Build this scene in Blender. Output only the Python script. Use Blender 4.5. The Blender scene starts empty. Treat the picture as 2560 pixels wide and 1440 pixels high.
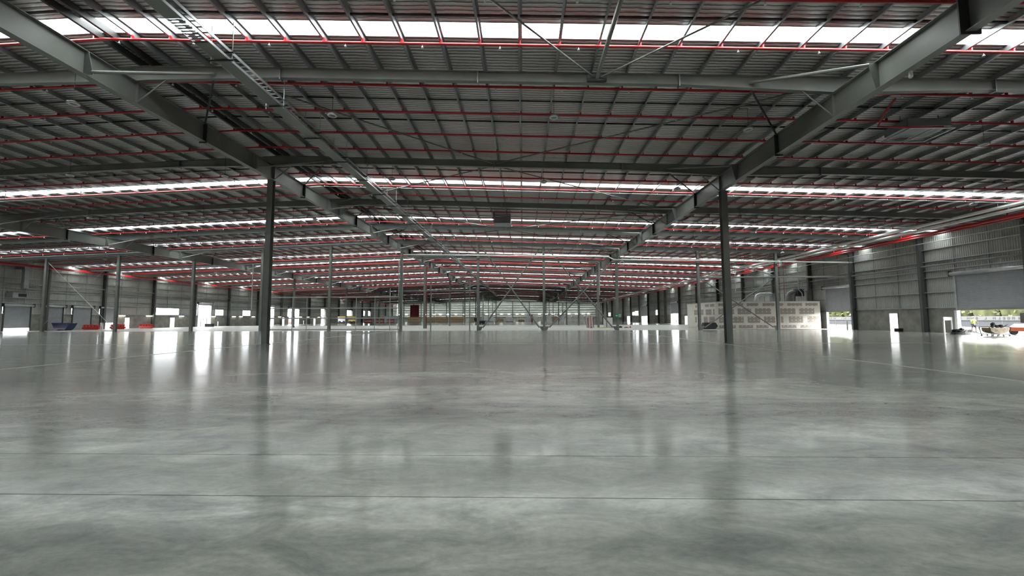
import bpy, bmesh, math, random
from mathutils import Vector, Matrix
random.seed(7)
S = bpy.context.scene
COL = S.collection
PI = math.pi
# ------------------------------------------------------------------ camera
F_PX, PITCH, YAW, ROLL, EYE = 1052.7, .0727, .0251, -.0036, 1.62
fwd = Vector((-math.sin(YAW)*math.cos(PITCH), math.cos(YAW)*math.cos(PITCH), math.sin(PITCH)))
rt = Vector((math.cos(YAW), math.sin(YAW), 0)); up = rt.cross(fwd)
rt2 = rt*math.cos(ROLL)+up*math.sin(ROLL); up2 = -rt*math.sin(ROLL)+up*math.cos(ROLL)
cd = bpy.data.cameras.new('camera'); cam = bpy.data.objects.new('camera', cd); COL.objects.link(cam)
cd.sensor_width = 36; cd.lens = F_PX/2560*36; cd.clip_end = 2000; cd.clip_start = .05
cam.matrix_world = Matrix.Translation((0, 0, EYE)) @ Matrix((rt2, up2, -fwd)).transposed().to_4x4()
S.camera = cam
# ------------------------------------------------------------------ world, exposure
SKY = 20.0
w = bpy.data.worlds.new('sky'); S.world = w; w.use_nodes = True
bg = w.node_tree.nodes['Background']; bg.inputs[0].default_value = (.97, .98, 1.0, 1); bg.inputs[1].default_value = SKY
S.view_settings.view_transform = 'Standard'; S.view_settings.look = 'None'
S.view_settings.gamma = 1; S.view_settings.use_curve_mapping = False
S.view_settings.exposure = 0.4
c = S.cycles
c.use_denoising = True; c.max_bounces = 7; c.diffuse_bounces = 4; c.glossy_bounces = 3
c.transparent_max_bounces = 8; c.transmission_bounces = 3; c.sample_clamp_indirect = 8; c.caustics_reflective = False
c.caustics_refractive = False
try: c.denoiser = 'OPENIMAGEDENOISE'
except Exception: pass
# ------------------------------------------------------------------ building dimensions
XR = -16.2                       # ridge
WL, WR, YB, YF = -76.3, 44.2, -26.0, 255.0
def T(x): return 12.62-.036*abs(x-XR)          # top of rafters / underside of purlins
PUR = .25
GIRD = (-46.5, -16.75, 13.0)
RAFT = [-23.3, -13.2, -3.1, 7.0, 17.19, 27.29, 37.39, 47.49, 57.6, 71.2, 79.6, 89.4, 102, 114.8, 127.4, 138.5, 150, 161.5, 173, 184.5, 196, 207.5, 219, 230.5, 242]
STRIPS = [-15.6, -5.5, 4.7, 14.52, 32.3, 44.6, 54.5, 68.6, 76.8, 86.6, 99.2, 112.0, 124.6, 151.7, 174.7, 197.7, 220.7, 243.7, 247.0, 250.6]  # last two skylights added out of view to brighten the far wall
SW = .8
def strip_hi(y): return WR
# ------------------------------------------------------------------ materials
def nmat(name, col, rough=.5, metal=0, var=.0, vscale=3., bump=0., bscale=20., spec=.5, emit=None, es=0, coord='Object'):
    m = bpy.data.materials.new(name); m.use_nodes = True; nt = m.node_tree; b = nt.nodes['Principled BSDF']
    b.inputs['Base Color'].default_value = (*col, 1); b.inputs['Roughness'].default_value = rough
    b.inputs['Metallic'].default_value = metal; b.inputs['Specular IOR Level'].default_value = spec
    if emit: b.inputs['Emission Color'].default_value = (*emit, 1); b.inputs['Emission Strength'].default_value = es
    if var or bump:
        tc = nt.nodes.new('ShaderNodeTexCoord')
        n = nt.nodes.new('ShaderNodeTexNoise'); n.inputs['Scale'].default_value = vscale; n.inputs['Detail'].default_value = 4
        nt.links.new(tc.outputs[coord], n.inputs['Vector'])
        if var:
            r = nt.nodes.new('ShaderNodeValToRGB'); r.color_ramp.elements[0].position = .3; r.color_ramp.elements[1].position = .7
            r.color_ramp.elements[0].color = (*[max(0, v*(1-var)) for v in col], 1)
            r.color_ramp.elements[1].color = (*[min(1, v*(1+var)) for v in col], 1)
            nt.links.new(n.outputs['Fac'], r.inputs['Fac']); nt.links.new(r.outputs['Color'], b.inputs['Base Color'])
        if bump:
            n2 = nt.nodes.new('ShaderNodeTexNoise'); n2.inputs['Scale'].default_value = bscale; n2.inputs['Detail'].default_value = 3
            nt.links.new(tc.outputs[coord], n2.inputs['Vector'])
            bp = nt.nodes.new('ShaderNodeBump'); bp.inputs['Strength'].default_value = bump; bp.inputs['Distance'].default_value = .02
            nt.links.new(n2.outputs['Fac'], bp.inputs['Height']); nt.links.new(bp.outputs['Normal'], b.inputs['Normal'])
    return m
M = {}
M['steel'] = nmat('painted_steel', (.20, .207, .190), .42, 0, .12, .7, .1, 6)
M['wallsteel'] = nmat('wall_column_paint', (.095, .10, .095), .5, 0, .12, .9)
M['dark'] = nmat('dark_steel', (.045, .047, .046), .5, 0, .1, 2)
M['galv'] = nmat('galvanised_steel', (.30, .315, .32), .42, .55, .15, 1.2)
M['galv_lt'] = nmat('bright_galvanised', (.52, .54, .54), .35, .5, .1, 2)
M['red'] = nmat('red_pipe_paint', (.50, .018, .022), .3, 0, .12, 1.5)
M['dred'] = nmat('dark_red_paint', (.20, .012, .015), .45, 0, .15, 1)
M['white'] = nmat('white_plastic', (.78, .78, .76), .4, 0, .05, 2)
M['black'] = nmat('black_plastic', (.012, .012, .013), .5, 0, .3, 6, .3, 30)
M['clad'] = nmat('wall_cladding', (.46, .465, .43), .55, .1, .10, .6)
M['cladfar_lit'] = nmat('far_cladding_lit', (.70, .71, .66), .5, .1, .08, .5)  # same cladding with the far wall's brighter light put into its colour
M['dado'] = nmat('precast_concrete', (.27, .265, .235), .75, 0, .25, 1.3, .15, 12)
M['shutter'] = nmat('roller_shutter', (.33, .345, .365), .5, .15, .06, 2)
M['plaster'] = nmat('jointing_compound', (.72, .69, .63), .8, 0, .06, 2)
M['timber'] = nmat('raw_timber', (.50, .33, .17), .7, 0, .3, 4)
M['brown'] = nmat('cardboard', (.36, .24, .15), .8, 0, .25, 3)
M['wrap'] = nmat('white_wrap', (.72, .70, .71), .35, 0, .18, 2.5, .4, 6)
M['orange'] = nmat('orange_paint', (.50, .08, .015), .4, 0, .1, 2)
M['redpl'] = nmat('red_plastic', (.62, .035, .03), .4, 0, .12, 2)
M['blue'] = nmat('blue_bin_paint', (.012, .03, .11), .4, 0, .2, 2)
M['yellow'] = nmat('yellow_paint', (.62, .5, .12), .5, 0, .15, 2)
M['hivis'] = nmat('hi_vis_cloth', (.11, .15, .008), .7, 0, .1, 5)
M['navy'] = nmat('navy_cloth', (.01, .012, .02), .8, 0, .2, 5)
M['skin'] = nmat('skin', (.06, .035, .025), .6, 0, .05, 5)
M['straw'] = nmat('pale_hat', (.07, .065, .055), .7, 0, .1, 8)
M['tan'] = nmat('plywood_tub', (.30, .23, .13), .6, 0, .35, 2.5)
M['rubber'] = nmat('rubber', (.02, .02, .02), .7, 0, .2, 5)
M['green'] = nmat('green_sign', (.02, .28, .10), .4, 0, .05, 5)
M['leaf'] = nmat('hedge_leaves', (.036, .042, .009), .6, 0, .55, 1.2, .6, 3)
M['bark'] = nmat('bark', (.09, .06, .04), .9, 0, .3, 5)
M['hill'] = nmat('hill_scrub', (.018, .026, .03), .9, 0, .3, .02)
M['dirt'] = nmat('yard_dirt', (.050, .043, .028), .9, 0, .25, .15)
M['meshcl'] = nmat('fence_cloth', (.022, .026, .030), .7, 0, .2, 1)
M['banner'] = nmat('white_banner', (.06, .06, .062), .6, 0, .08, 2)
M['lamp'] = nmat('lamp_tube', (1, 1, 1), .5, emit=(1, .93, .8), es=12)
M['ring'] = nmat('hose_ring_red', (.45, .10, .08), .5, 0, .1, 4)
M['joint'] = nmat('joint_filler', (.34, .33, .30), .4, 0, .2, 1.5)
M['conc2'] = nmat('new_concrete', (.44, .43, .40), .45, 0, .12, .35, .05, 8)

def new_mat(name):
    m = bpy.data.materials.new(name); m.use_nodes = True
    return m, m.node_tree, m.node_tree.nodes['Principled BSDF'], m.node_tree.nodes, m.node_tree.links
def mapping(N, L, scale, coord='Object'):
    tc = N.new('ShaderNodeTexCoord'); mp = N.new('ShaderNodeMapping'); mp.inputs['Scale'].default_value = scale
    L.new(tc.outputs[coord], mp.inputs['Vector']); return mp
def ramp(N, L, src, a, b, ca, cb):
    r = N.new('ShaderNodeValToRGB'); e = r.color_ramp.elements
    e[0].position, e[1].position = a, b; e[0].color = (*ca, 1); e[1].color = (*cb, 1); L.new(src, r.inputs['Fac']); return r
def mulc(N, L, a, b, fac=1., mode='MULTIPLY'):
    x = N.new('ShaderNodeMixRGB'); x.blend_type = mode; x.inputs[0].default_value = fac
    L.new(a, x.inputs[1]); L.new(b, x.inputs[2]); return x
# polished concrete floor: mottled power-trowelled slab, cloudy gloss
m, nt, b, N, L = new_mat('polished_concrete'); M['floor'] = m
m1 = mapping(N, L, (.22, .34, 1)); n1 = N.new('ShaderNodeTexNoise'); n1.inputs['Scale'].default_value = 1; n1.inputs['Detail'].default_value = 8; n1.inputs['Roughness'].default_value = .62
n1.inputs['Distortion'].default_value = 1.1; L.new(m1.outputs[0], n1.inputs['Vector'])
m2 = mapping(N, L, (1.1, 2.4, 1)); n2 = N.new('ShaderNodeTexNoise'); n2.inputs['Scale'].default_value = 1; n2.inputs['Detail'].default_value = 9; n2.inputs['Roughness'].default_value = .7
n2.inputs['Distortion'].default_value = .8; L.new(m2.outputs[0], n2.inputs['Vector'])
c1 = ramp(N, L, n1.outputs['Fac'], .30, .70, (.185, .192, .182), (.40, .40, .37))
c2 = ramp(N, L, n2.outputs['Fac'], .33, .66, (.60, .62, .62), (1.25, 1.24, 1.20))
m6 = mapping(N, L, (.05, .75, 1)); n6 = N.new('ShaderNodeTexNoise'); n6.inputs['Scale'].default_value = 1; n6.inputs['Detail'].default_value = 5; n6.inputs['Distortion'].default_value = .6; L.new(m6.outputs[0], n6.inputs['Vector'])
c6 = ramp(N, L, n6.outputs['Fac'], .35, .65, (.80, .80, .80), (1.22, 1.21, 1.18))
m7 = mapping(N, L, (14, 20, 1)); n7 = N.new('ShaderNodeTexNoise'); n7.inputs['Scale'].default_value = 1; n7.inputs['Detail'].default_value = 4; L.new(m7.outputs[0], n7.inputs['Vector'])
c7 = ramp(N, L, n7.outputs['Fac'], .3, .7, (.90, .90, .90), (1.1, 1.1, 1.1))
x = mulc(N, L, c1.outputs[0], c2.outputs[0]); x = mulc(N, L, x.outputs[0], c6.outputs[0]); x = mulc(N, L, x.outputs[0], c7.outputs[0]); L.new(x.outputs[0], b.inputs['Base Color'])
rr = N.new('ShaderNodeMapRange'); rr.inputs[1].default_value = .3; rr.inputs[2].default_value = .7; rr.inputs[3].default_value = .21; rr.inputs[4].default_value = .10
L.new(n2.outputs['Fac'], rr.inputs[0]); L.new(rr.outputs[0], b.inputs['Roughness'])
m3 = mapping(N, L, (.9, 1.6, 1)); n3 = N.new('ShaderNodeTexNoise'); n3.inputs['Scale'].default_value = 1.2; n3.inputs['Detail'].default_value = 5; L.new(m3.outputs[0], n3.inputs['Vector'])
bp = N.new('ShaderNodeBump'); bp.inputs['Strength'].default_value = .08; bp.inputs['Distance'].default_value = .010
L.new(n3.outputs['Fac'], bp.inputs['Height']); L.new(bp.outputs[0], b.inputs['Normal'])
b.inputs['Specular IOR Level'].default_value = .55
# foil-faced roof blanket over mesh
m, nt, b, N, L = new_mat('foil_blanket'); M['foil'] = m
mm = mapping(N, L, (.7, 6.0, 1)); n1 = N.new('ShaderNodeTexNoise'); n1.inputs['Scale'].default_value = 1.0; n1.inputs['Detail'].default_value = 5; L.new(mm.outputs[0], n1.inputs['Vector'])
m4 = mapping(N, L, (1, 1, 1)); wv = N.new('ShaderNodeTexWave'); wv.bands_direction = 'Y'; wv.inputs['Scale'].default_value = 1.65; wv.inputs['Distortion'].default_value = 1.6; wv.inputs['Detail'].default_value = 2; wv.inputs['Detail Scale'].default_value = 1.3
L.new(m4.outputs[0], wv.inputs['Vector'])
n5 = N.new('ShaderNodeTexNoise'); n5.inputs['Scale'].default_value = .25; n5.inputs['Detail'].default_value = 3; L.new(m4.outputs[0], n5.inputs['Vector'])
ad = N.new('ShaderNodeMath'); ad.operation = 'MULTIPLY_ADD'; ad.inputs[1].default_value = .8; L.new(wv.outputs['Fac'], ad.inputs[0]); L.new(n1.outputs['Fac'], ad.inputs[2])
bp = N.new('ShaderNodeBump'); bp.inputs['Strength'].default_value = .75; bp.inputs['Distance'].default_value = .06; L.new(ad.outputs[0], bp.inputs['Height']); L.new(bp.outputs[0], b.inputs['Normal'])
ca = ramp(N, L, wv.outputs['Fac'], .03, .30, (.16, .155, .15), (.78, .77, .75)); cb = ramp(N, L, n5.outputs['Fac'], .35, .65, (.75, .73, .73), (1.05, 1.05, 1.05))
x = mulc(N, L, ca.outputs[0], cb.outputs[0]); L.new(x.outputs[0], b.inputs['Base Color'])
b.inputs['Metallic'].default_value = .55; b.inputs['Roughness'].default_value = .36
# translucent skylight sheet (lets the sky through) and window glass
def clear(name, col, fac=.9, gl=.08):
    m = bpy.data.materials.new(name); m.use_nodes = True; nt = m.node_tree; N, L = nt.nodes, nt.links
    N.remove(N['Principled BSDF']); t = N.new('ShaderNodeBsdfTransparent'); t.inputs[0].default_value = (*col, 1)
    g = N.new('ShaderNodeBsdfGlossy'); g.inputs['Roughness'].default_value = gl; g.inputs[0].default_value = (.8, .8, .8, 1)
    d = N.new('ShaderNodeTexNoise'); d.inputs['Scale'].default_value = 1.5
    mr = N.new('ShaderNodeMapRange'); mr.inputs[3].default_value = 1-fac-.02; mr.inputs[4].default_value = 1-fac+.02; L.new(d.outputs['Fac'], mr.inputs[0])
    x = N.new('ShaderNodeMixShader'); L.new(mr.outputs[0], x.inputs[0]); L.new(t.outputs[0], x.inputs[1]); L.new(g.outputs[0], x.inputs[2])
    L.new(x.outputs[0], N['Material Output'].inputs[0]); return m
M['sky'] = clear('skylight_sheet', (.84, .87, .86), .92, .3)
M['glass'] = clear('window_glass', (.92, .95, .95), .93)
# plasterboard face: brown paper with a grid of pale stopped nail spots
m, nt, b, N, L = new_mat('plasterboard_paper'); M['board'] = m
mp = mapping(N, L, (1, 1, 1)); sp = N.new('ShaderNodeSeparateXYZ'); L.new(mp.outputs[0], sp.inputs[0])
def frac_dist(src, period):
    a = N.new('ShaderNodeMath'); a.operation = 'PINGPONG'; a.inputs[1].default_value = period/2; L.new(src, a.inputs[0]); return a
sx = N.new('ShaderNodeMath'); sx.operation = 'ADD'; L.new(sp.outputs[0], sx.inputs[0]); L.new(sp.outputs[1], sx.inputs[1])
px, pz = frac_dist(sx.outputs[0], .6), frac_dist(sp.outputs[2], .42)
q1 = N.new('ShaderNodeMath'); q1.operation = 'POWER'; q1.inputs[1].default_value = 2; L.new(px.outputs[0], q1.inputs[0])
q2 = N.new('ShaderNodeMath'); q2.operation = 'POWER'; q2.inputs[1].default_value = 2; L.new(pz.outputs[0], q2.inputs[0])
q3 = N.new('ShaderNodeMath'); q3.operation = 'ADD'; L.new(q1.outputs[0], q3.inputs[0]); L.new(q2.outputs[0], q3.inputs[1])
r = ramp(N, L, q3.outputs[0], .0035, .007, (.74, .72, .67), (.36, .32, .275)); L.new(r.outputs[0], b.inputs['Base Color']); b.inputs['Roughness'].default_value = .85

# ------------------------------------------------------------------ mesh helpers
class MB:
    def __init__(s): s.v = []; s.f = []
    def add(s, vs, fs):
        o = len(s.v); s.v += [tuple(v) for v in vs]; s.f += [tuple(i+o for i in f) for f in fs]; return s
    def box(s, x0, x1, y0, y1, z0, z1):
        return s.add([(x0,y0,z0),(x1,y0,z0),(x1,y1,z0),(x0,y1,z0),(x0,y0,z1),(x1,y0,z1),(x1,y1,z1),(x0,y1,z1)],
                     [(0,3,2,1),(4,5,6,7),(0,1,5,4),(1,2,6,5),(2,3,7,6),(3,0,4,7)])
    def hexa(s, p): return s.add(p, [(0,3,2,1),(4,5,6,7),(0,1,5,4),(1,2,6,5),(2,3,7,6),(3,0,4,7)])
    def tube(s, a, b, r, n=10, r2=None):
        a, b = Vector(a), Vector(b); d = (b-a).normalized(); u = d.orthogonal().normalized(); v = d.cross(u); r2 = r if r2 is None else r2
        vs = [a+(u*math.cos(2*PI*i/n)+v*math.sin(2*PI*i/n))*r for i in range(n)]+[b+(u*math.cos(2*PI*i/n)+v*math.sin(2*PI*i/n))*r2 for i in range(n)]
        return s.add(vs, [(i, (i+1) % n, n+(i+1) % n, n+i) for i in range(n)]+[tuple(range(n-1, -1, -1)), tuple(range(n, 2*n))])
    def path(s, pts, r, n=8):
        P = [Vector(p) for p in pts]; rings = []; prev = None
        for i, p in enumerate(P):
            d = (P[min(i+1, len(P)-1)]-P[max(i-1, 0)]).normalized()
            u = d.orthogonal().normalized() if prev is None else (prev-d*prev.dot(d)).normalized()
            prev = u; v = d.cross(u); rings.append([p+(u*math.cos(2*PI*k/n)+v*math.sin(2*PI*k/n))*r for k in range(n)])
        vs = [v for rg in rings for v in rg]; m = len(rings)
        fs = [(i*n+k, i*n+(k+1) % n, (i+1)*n+(k+1) % n, (i+1)*n+k) for i in range(m-1) for k in range(n)]
        return s.add(vs, fs+[tuple(range(n-1, -1, -1)), tuple(range((m-1)*n, m*n))])
    def ext(s, poly, a, b, axis):     # polygon of 2-D points extruded along axis from a to b
        n = len(poly)
        def P(p, t): return (t, p[0], p[1]) if axis == 'x' else (p[0], t, p[1]) if axis == 'y' else (p[0], p[1], t)
        return s.add([P(p, a) for p in poly]+[P(p, b) for p in poly],
                     [(i, (i+1) % n, n+(i+1) % n, n+i) for i in range(n)]+[tuple(range(n-1, -1, -1)), tuple(range(n, 2*n))])
    def lathe(s, prof, ctr=(0, 0, 0), n=16, axis='z'):
        vs = []
        for r_, z_ in prof:
            for k in range(n):
                a = 2*PI*k/n; p = (r_*math.cos(a), r_*math.sin(a), z_)
                if axis == 'x': p = (p[2], p[0], p[1])
                if axis == 'y': p = (p[0], p[2], p[1])
                vs.append((p[0]+ctr[0], p[1]+ctr[1], p[2]+ctr[2]))
        m = len(prof); fs = [(i*n+k, i*n+(k+1) % n, (i+1)*n+(k+1) % n, (i+1)*n+k) for i in range(m-1) for k in range(n)]
        return s.add(vs, fs+[tuple(range(n-1, -1, -1)), tuple(range((m-1)*n, m*n))])
    def torus(s, c_, R, r, axis='y', n=20, k=6, a0=0, a1=2*PI):
        vs = []; full = abs(a1-a0-2*PI) < 1e-6; m = n if full else n+1
        for i in range(m):
            a = a0+(a1-a0)*i/n
            for j in range(k):
                b_ = 2*PI*j/k; q = R+r*math.cos(b_); h = r*math.sin(b_)
                p = {'y': (q*math.cos(a), h, q*math.sin(a)), 'z': (q*math.cos(a), q*math.sin(a), h), 'x': (h, q*math.cos(a), q*math.sin(a))}[axis]
                vs.append((c_[0]+p[0], c_[1]+p[1], c_[2]+p[2]))
        fs = [((i*k+j), (i*k+(j+1) % k), (((i+1) % m)*k+(j+1) % k), (((i+1) % m)*k+j)) for i in range(n) for j in range(k)]
        return s.add(vs, fs)
    def mesh(s, name, mat, smooth=False):
        me = bpy.data.meshes.new(name); me.from_pydata(s.v, [], s.f); me.validate(); me.update()
        bm = bmesh.new(); bm.from_mesh(me); bmesh.ops.recalc_face_normals(bm, faces=bm.faces)
        if smooth:
            for fc in bm.faces: fc.smooth = len(fc.verts) < 5
        bm.to_mesh(me); bm.free(); me.materials.append(mat); return me
    def build(s, name, mat, parent=None, loc=(0, 0, 0), smooth=False):
        return put(s.mesh(name, mat, smooth), name, parent, loc)
def put(me, name, parent=None, loc=(0, 0, 0), rotz=0):
    o = bpy.data.objects.new(name, me); COL.objects.link(o); o.location = loc; o.rotation_euler.z = rotz
    if parent is not None: o.parent = parent
    return o
def tag(o, label, cat, group=None):
    o['label'] = label; o['category'] = cat
    if group: o['group'] = group
    return o
def thing(name, label, cat, loc=(0, 0, 0), rotz=0, group=None):
    o = bpy.data.objects.new(name, None); COL.objects.link(o); o.location = loc; o.rotation_euler.z = rotz
    return tag(o, label, cat, group)
def struct(o): o['kind'] = 'structure'; return o
def stuff(o): o['kind'] = 'stuff'; return o
def sroot(name):
    o = bpy.data.objects.new(name, None); COL.objects.link(o); return struct(o)
def dup(root, loc, label=None, rotz=None, group=None):
    r = root.copy(); COL.objects.link(r); r.location = loc
    if rotz is not None: r.rotation_euler.z = rotz
    if label: r['label'] = label
    if group: r['group'] = group
    for ch in root.children:
        q = ch.copy(); COL.objects.link(q); q.parent = r
        for g in ch.children:
            d = g.copy(); COL.objects.link(d); d.parent = q
    return r
ORD = ['first', 'second', 'third', 'fourth', 'fifth', 'sixth', 'seventh', 'eighth', 'ninth', 'tenth', 'eleventh', 'twelfth', 'thirteenth', 'fourteenth', 'fifteenth', 'sixteenth', 'seventeenth', 'eighteenth', 'nineteenth', 'twentieth', 'twenty-first', 'twenty-second', 'twenty-third', 'twenty-fourth']

# ================================================================== FLOOR
floor = MB().box(WL-.3, WR+.3, YB-.3, YF+.3, -.6, -.2).build('floor', M['dado']); struct(floor)
XJ = [WL, -46.4, -17.3, 12.6, WR]
YJ = [YB, -8, 3.95, 5.12, 7.61, 10.81, 19.3, 27.3, 57.6, 74, 90, 106, 122, 138, 154, 170, 186, 202, 218, 234, YF]
g = .006
for i in range(len(XJ)-1):
    for j in range(len(YJ)-1):
        near = YJ[j] < 57
        zt = 0
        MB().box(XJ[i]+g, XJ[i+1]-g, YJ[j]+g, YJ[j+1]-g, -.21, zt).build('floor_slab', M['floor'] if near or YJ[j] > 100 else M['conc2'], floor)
for xj, a, b_, wd in ((-17.3, YB, 57.6, .10), (12.6, YB, 57.6, .05), (-46.4, YB, 57.6, .05)):
    MB().box(xj-wd-.02, xj-.012, a, b_, -.05, .002).build('joint_strip', M['joint'], floor)
    MB().box(xj+.012, xj+wd+.02, a, b_, -.05, .002).build('joint_strip', M['joint'], floor)
MB().box(WL, WR, 27.36, 27.50, -.05, .002).build('joint_strip', M['joint'], floor)


# ================================================================== ROOF (ceiling)
ceil = sroot('ceiling')
def slope_slab(x0, x1, y0, y1, zo, th, name, mat, nseg=1):
    mb = MB(); mb.hexa([(x0, y0, T(x0)+zo), (x1, y0, T(x1)+zo), (x1, y1, T(x1)+zo), (x0, y1, T(x0)+zo),
                        (x0, y0, T(x0)+zo+th), (x1, y0, T(x1)+zo+th), (x1, y1, T(x1)+zo+th), (x0, y1, T(x0)+zo+th)])
    return mb.build(name, mat, ceil)
edges = [YB-.3]
for y in STRIPS: edges += [y, y+SW]
edges.append(YF+.3)
for k in range(0, len(edges), 2):
    for (x0, x1) in ((WL-.4, XR), (XR, WR+.4)):
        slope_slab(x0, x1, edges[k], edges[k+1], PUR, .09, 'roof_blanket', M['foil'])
for y in STRIPS:
    for (x0, x1) in ((WL-.4, XR), (XR, strip_hi(y)+.4)):
        if x1 - x0 < 3:
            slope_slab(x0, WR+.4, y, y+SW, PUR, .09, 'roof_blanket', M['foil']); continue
        s_ = slope_slab(x0, x1, y, y+SW, PUR+.05, .006, 'skylight_sheet', M['sky'])
        if y > -10 and y < 60:
            mb = MB()
            for q in (.27, .53):
                mb.hexa([(a_, y+q+dy, T(a_)+PUR+.05+dz) for dz in (-.008, .0) for (a_, dy) in ((x0, 0), (x1, 0), (x1, .018), (x0, .018))])
            stuff(mb.build('sheet_ribs', M['galv_lt'], s_))
# purlins: Z profile running the length of the building
def zprof(h=PUR, f=.075, t=.006, lip=.018):
    return [(-t/2, 0), (-f, 0), (-f, lip), (-f+t, lip), (-f+t, t), (-t/2, t), (-t/2, h), (f, h), (f, h-lip), (f-t, h-lip), (f-t, h-t), (t/2, h-t), (t/2, 0)]
def zmesh(sgn):
    mb = MB(); pr = zprof(); pts = [(-.003, 0), (-.075, 0), (-.075, .02), (-.069, .02), (-.069, .006), (-.003, .006), (-.003, PUR), (.075, PUR), (.075, PUR-.02), (.069, PUR-.02), (.069, PUR-.006), (.003, PUR-.006), (.003, 0)]
    pts = [(p[0]*sgn, p[1]) for p in pts]
    if sgn < 0: pts = pts[::-1]
    mb.ext(pts, YB, YF, 'y'); return mb.mesh('purlin', M['galv'])
zm = {1: zmesh(1), -1: zmesh(-1)}
for k in range(-50, 30):
    x = -.04+1.5*k
    if x < WL+.2 or x > WR-.2: continue
    o = put(zm[1 if x > XR else -1], 'purlin', ceil, (x, 0, T(x)))
o = MB().box(XR-.34, XR-.22, YB, YF, 12.60, 12.86).build('ridge_purlin', M['dark'], ceil)
o = MB().box(XR+.22, XR+.34, YB, YF, 12.60, 12.86).build('ridge_purlin', M['dark'], ceil)
# bridging rows between purlins
def yrow(y, name, mat, zo, hy, hz, x0=WL, x1=WR, parent=None):
    mb = MB()
    segs = []
    if x0 < XR: segs.append((x0, min(XR, x1)))
    if x1 > XR: segs.append((max(XR, x0), x1))
    for a_, b_ in segs:
        mb.hexa([(a_, y-hy, T(a_)+zo), (b_, y-hy, T(b_)+zo), (b_, y+hy, T(b_)+zo), (a_, y+hy, T(a_)+zo),
                 (a_, y-hy, T(a_)+zo+hz), (b_, y-hy, T(b_)+zo+hz), (b_, y+hy, T(b_)+zo+hz), (a_, y+hy, T(a_)+zo+hz)])
    return mb, segs
for y in [4.0, 14.0, 19.75, 21.95, 29.6, 40.2, 43.0, 50.2, 52.6, 60.5, 69.9, 79.7, 90.2, 101, 112.6, 124, 135.5, 147, 158, 170]:
    mb, _ = yrow(y, '', None, .10, .035, .06); mb.build('bridging_bar', M['dark'], ceil)
for y in (22.9, 33.5, 42.1, 52.9):
    mb, _ = yrow(y, '', None, -.10, .008, .016); mb.build('cable_run', M['galv_lt'], ceil)

# ================================================================== RAFTERS
GT = {x: T(x)-.68 for x in GIRD}     # top of each girder
def rdepth(x):
    d = .44
    for gx in GIRD:
        a = abs(x-gx); h = T(x)-(GT[gx])
        inner = 6.4
        if a < inner: d = max(d, .44+(.67-.44)*(1-a/inner))
    return d
def rafter(y, label, group=None, detail=True):
    t = thing('roof_rafter', label, 'beam', (0, y, 0), 0, group)
    xs = sorted({WL+.2, WR-.2, XR, *[gx+d for gx in GIRD for d in (-6.4, 0, 6.4)], -1.85})
    cuts = [x_ for x_ in xs if x_ in [gx+d for gx in GIRD for d in (-6.4, 6.4)] or x_ == -1.85]
    seg = [WL+.2]+cuts+[WR-.2]
    for a, b_ in zip(seg[:-1], seg[1:]):
        p = [x_ for x_ in xs if a <= x_ <= b_]; mb = MB()
        for u, v in zip(p[:-1], p[1:]):
            for (w_, za, zb) in ((.11, 'top', None), (.008, 'web', None), (.11, 'bot', None)):
                tu, tv, du, dv = T(u), T(v), rdepth(u), rdepth(v); ft = .018
                if za == 'top': zz = (tu-ft, tv-ft, tu, tv)
                elif za == 'bot': zz = (tu-du, tv-dv, tu-du+ft, tv-dv+ft)
                else: zz = (tu-du+ft, tv-dv+ft, tu-ft, tv-ft)
                mb.hexa([(u, -w_, zz[0]), (v, -w_, zz[1]), (v, w_, zz[1]), (u, w_, zz[0]), (u, -w_, zz[2]), (v, -w_, zz[3]), (v, w_, zz[3]), (u, w_, zz[2])])
        mb.build('beam_section', M['steel'], t)
    for x_ in cuts:
        MB().box(x_-.02, x_+.02, -.13, .13, T(x_)-rdepth(x_)-.08, T(x_)+.06 if False else T(x_)).build('splice_plate', M['galv'] if y < 60 else M['steel'], t)
    return t
names = {4: 'nearest grey steel rafter, pale webbed and running across the roof', 5: 'second grey steel rafter from the camera, dark, over the two nearest columns',
         6: 'third grey steel rafter from the camera, just behind the nearest columns', 7: 'fourth grey steel rafter from the camera, with roof braces meeting at its middle',
         8: 'fifth grey steel rafter from the camera, over the braced row of columns'}
for i, y in enumerate(RAFT):
    if y < 0: l = 'grey steel rafter over the floor behind the camera'; gp = 'rafters behind the camera'
    elif y < 10: l = 'grey steel rafter right above the camera'; gp = None
    elif i in names: l = names[i]; gp = None
    else: l = 'grey steel rafter of the far roof, %s behind the braced row of columns' % ORD[i-9]; gp = 'rafters beyond the braced columns'
    rafter(y, l, gp)

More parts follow.
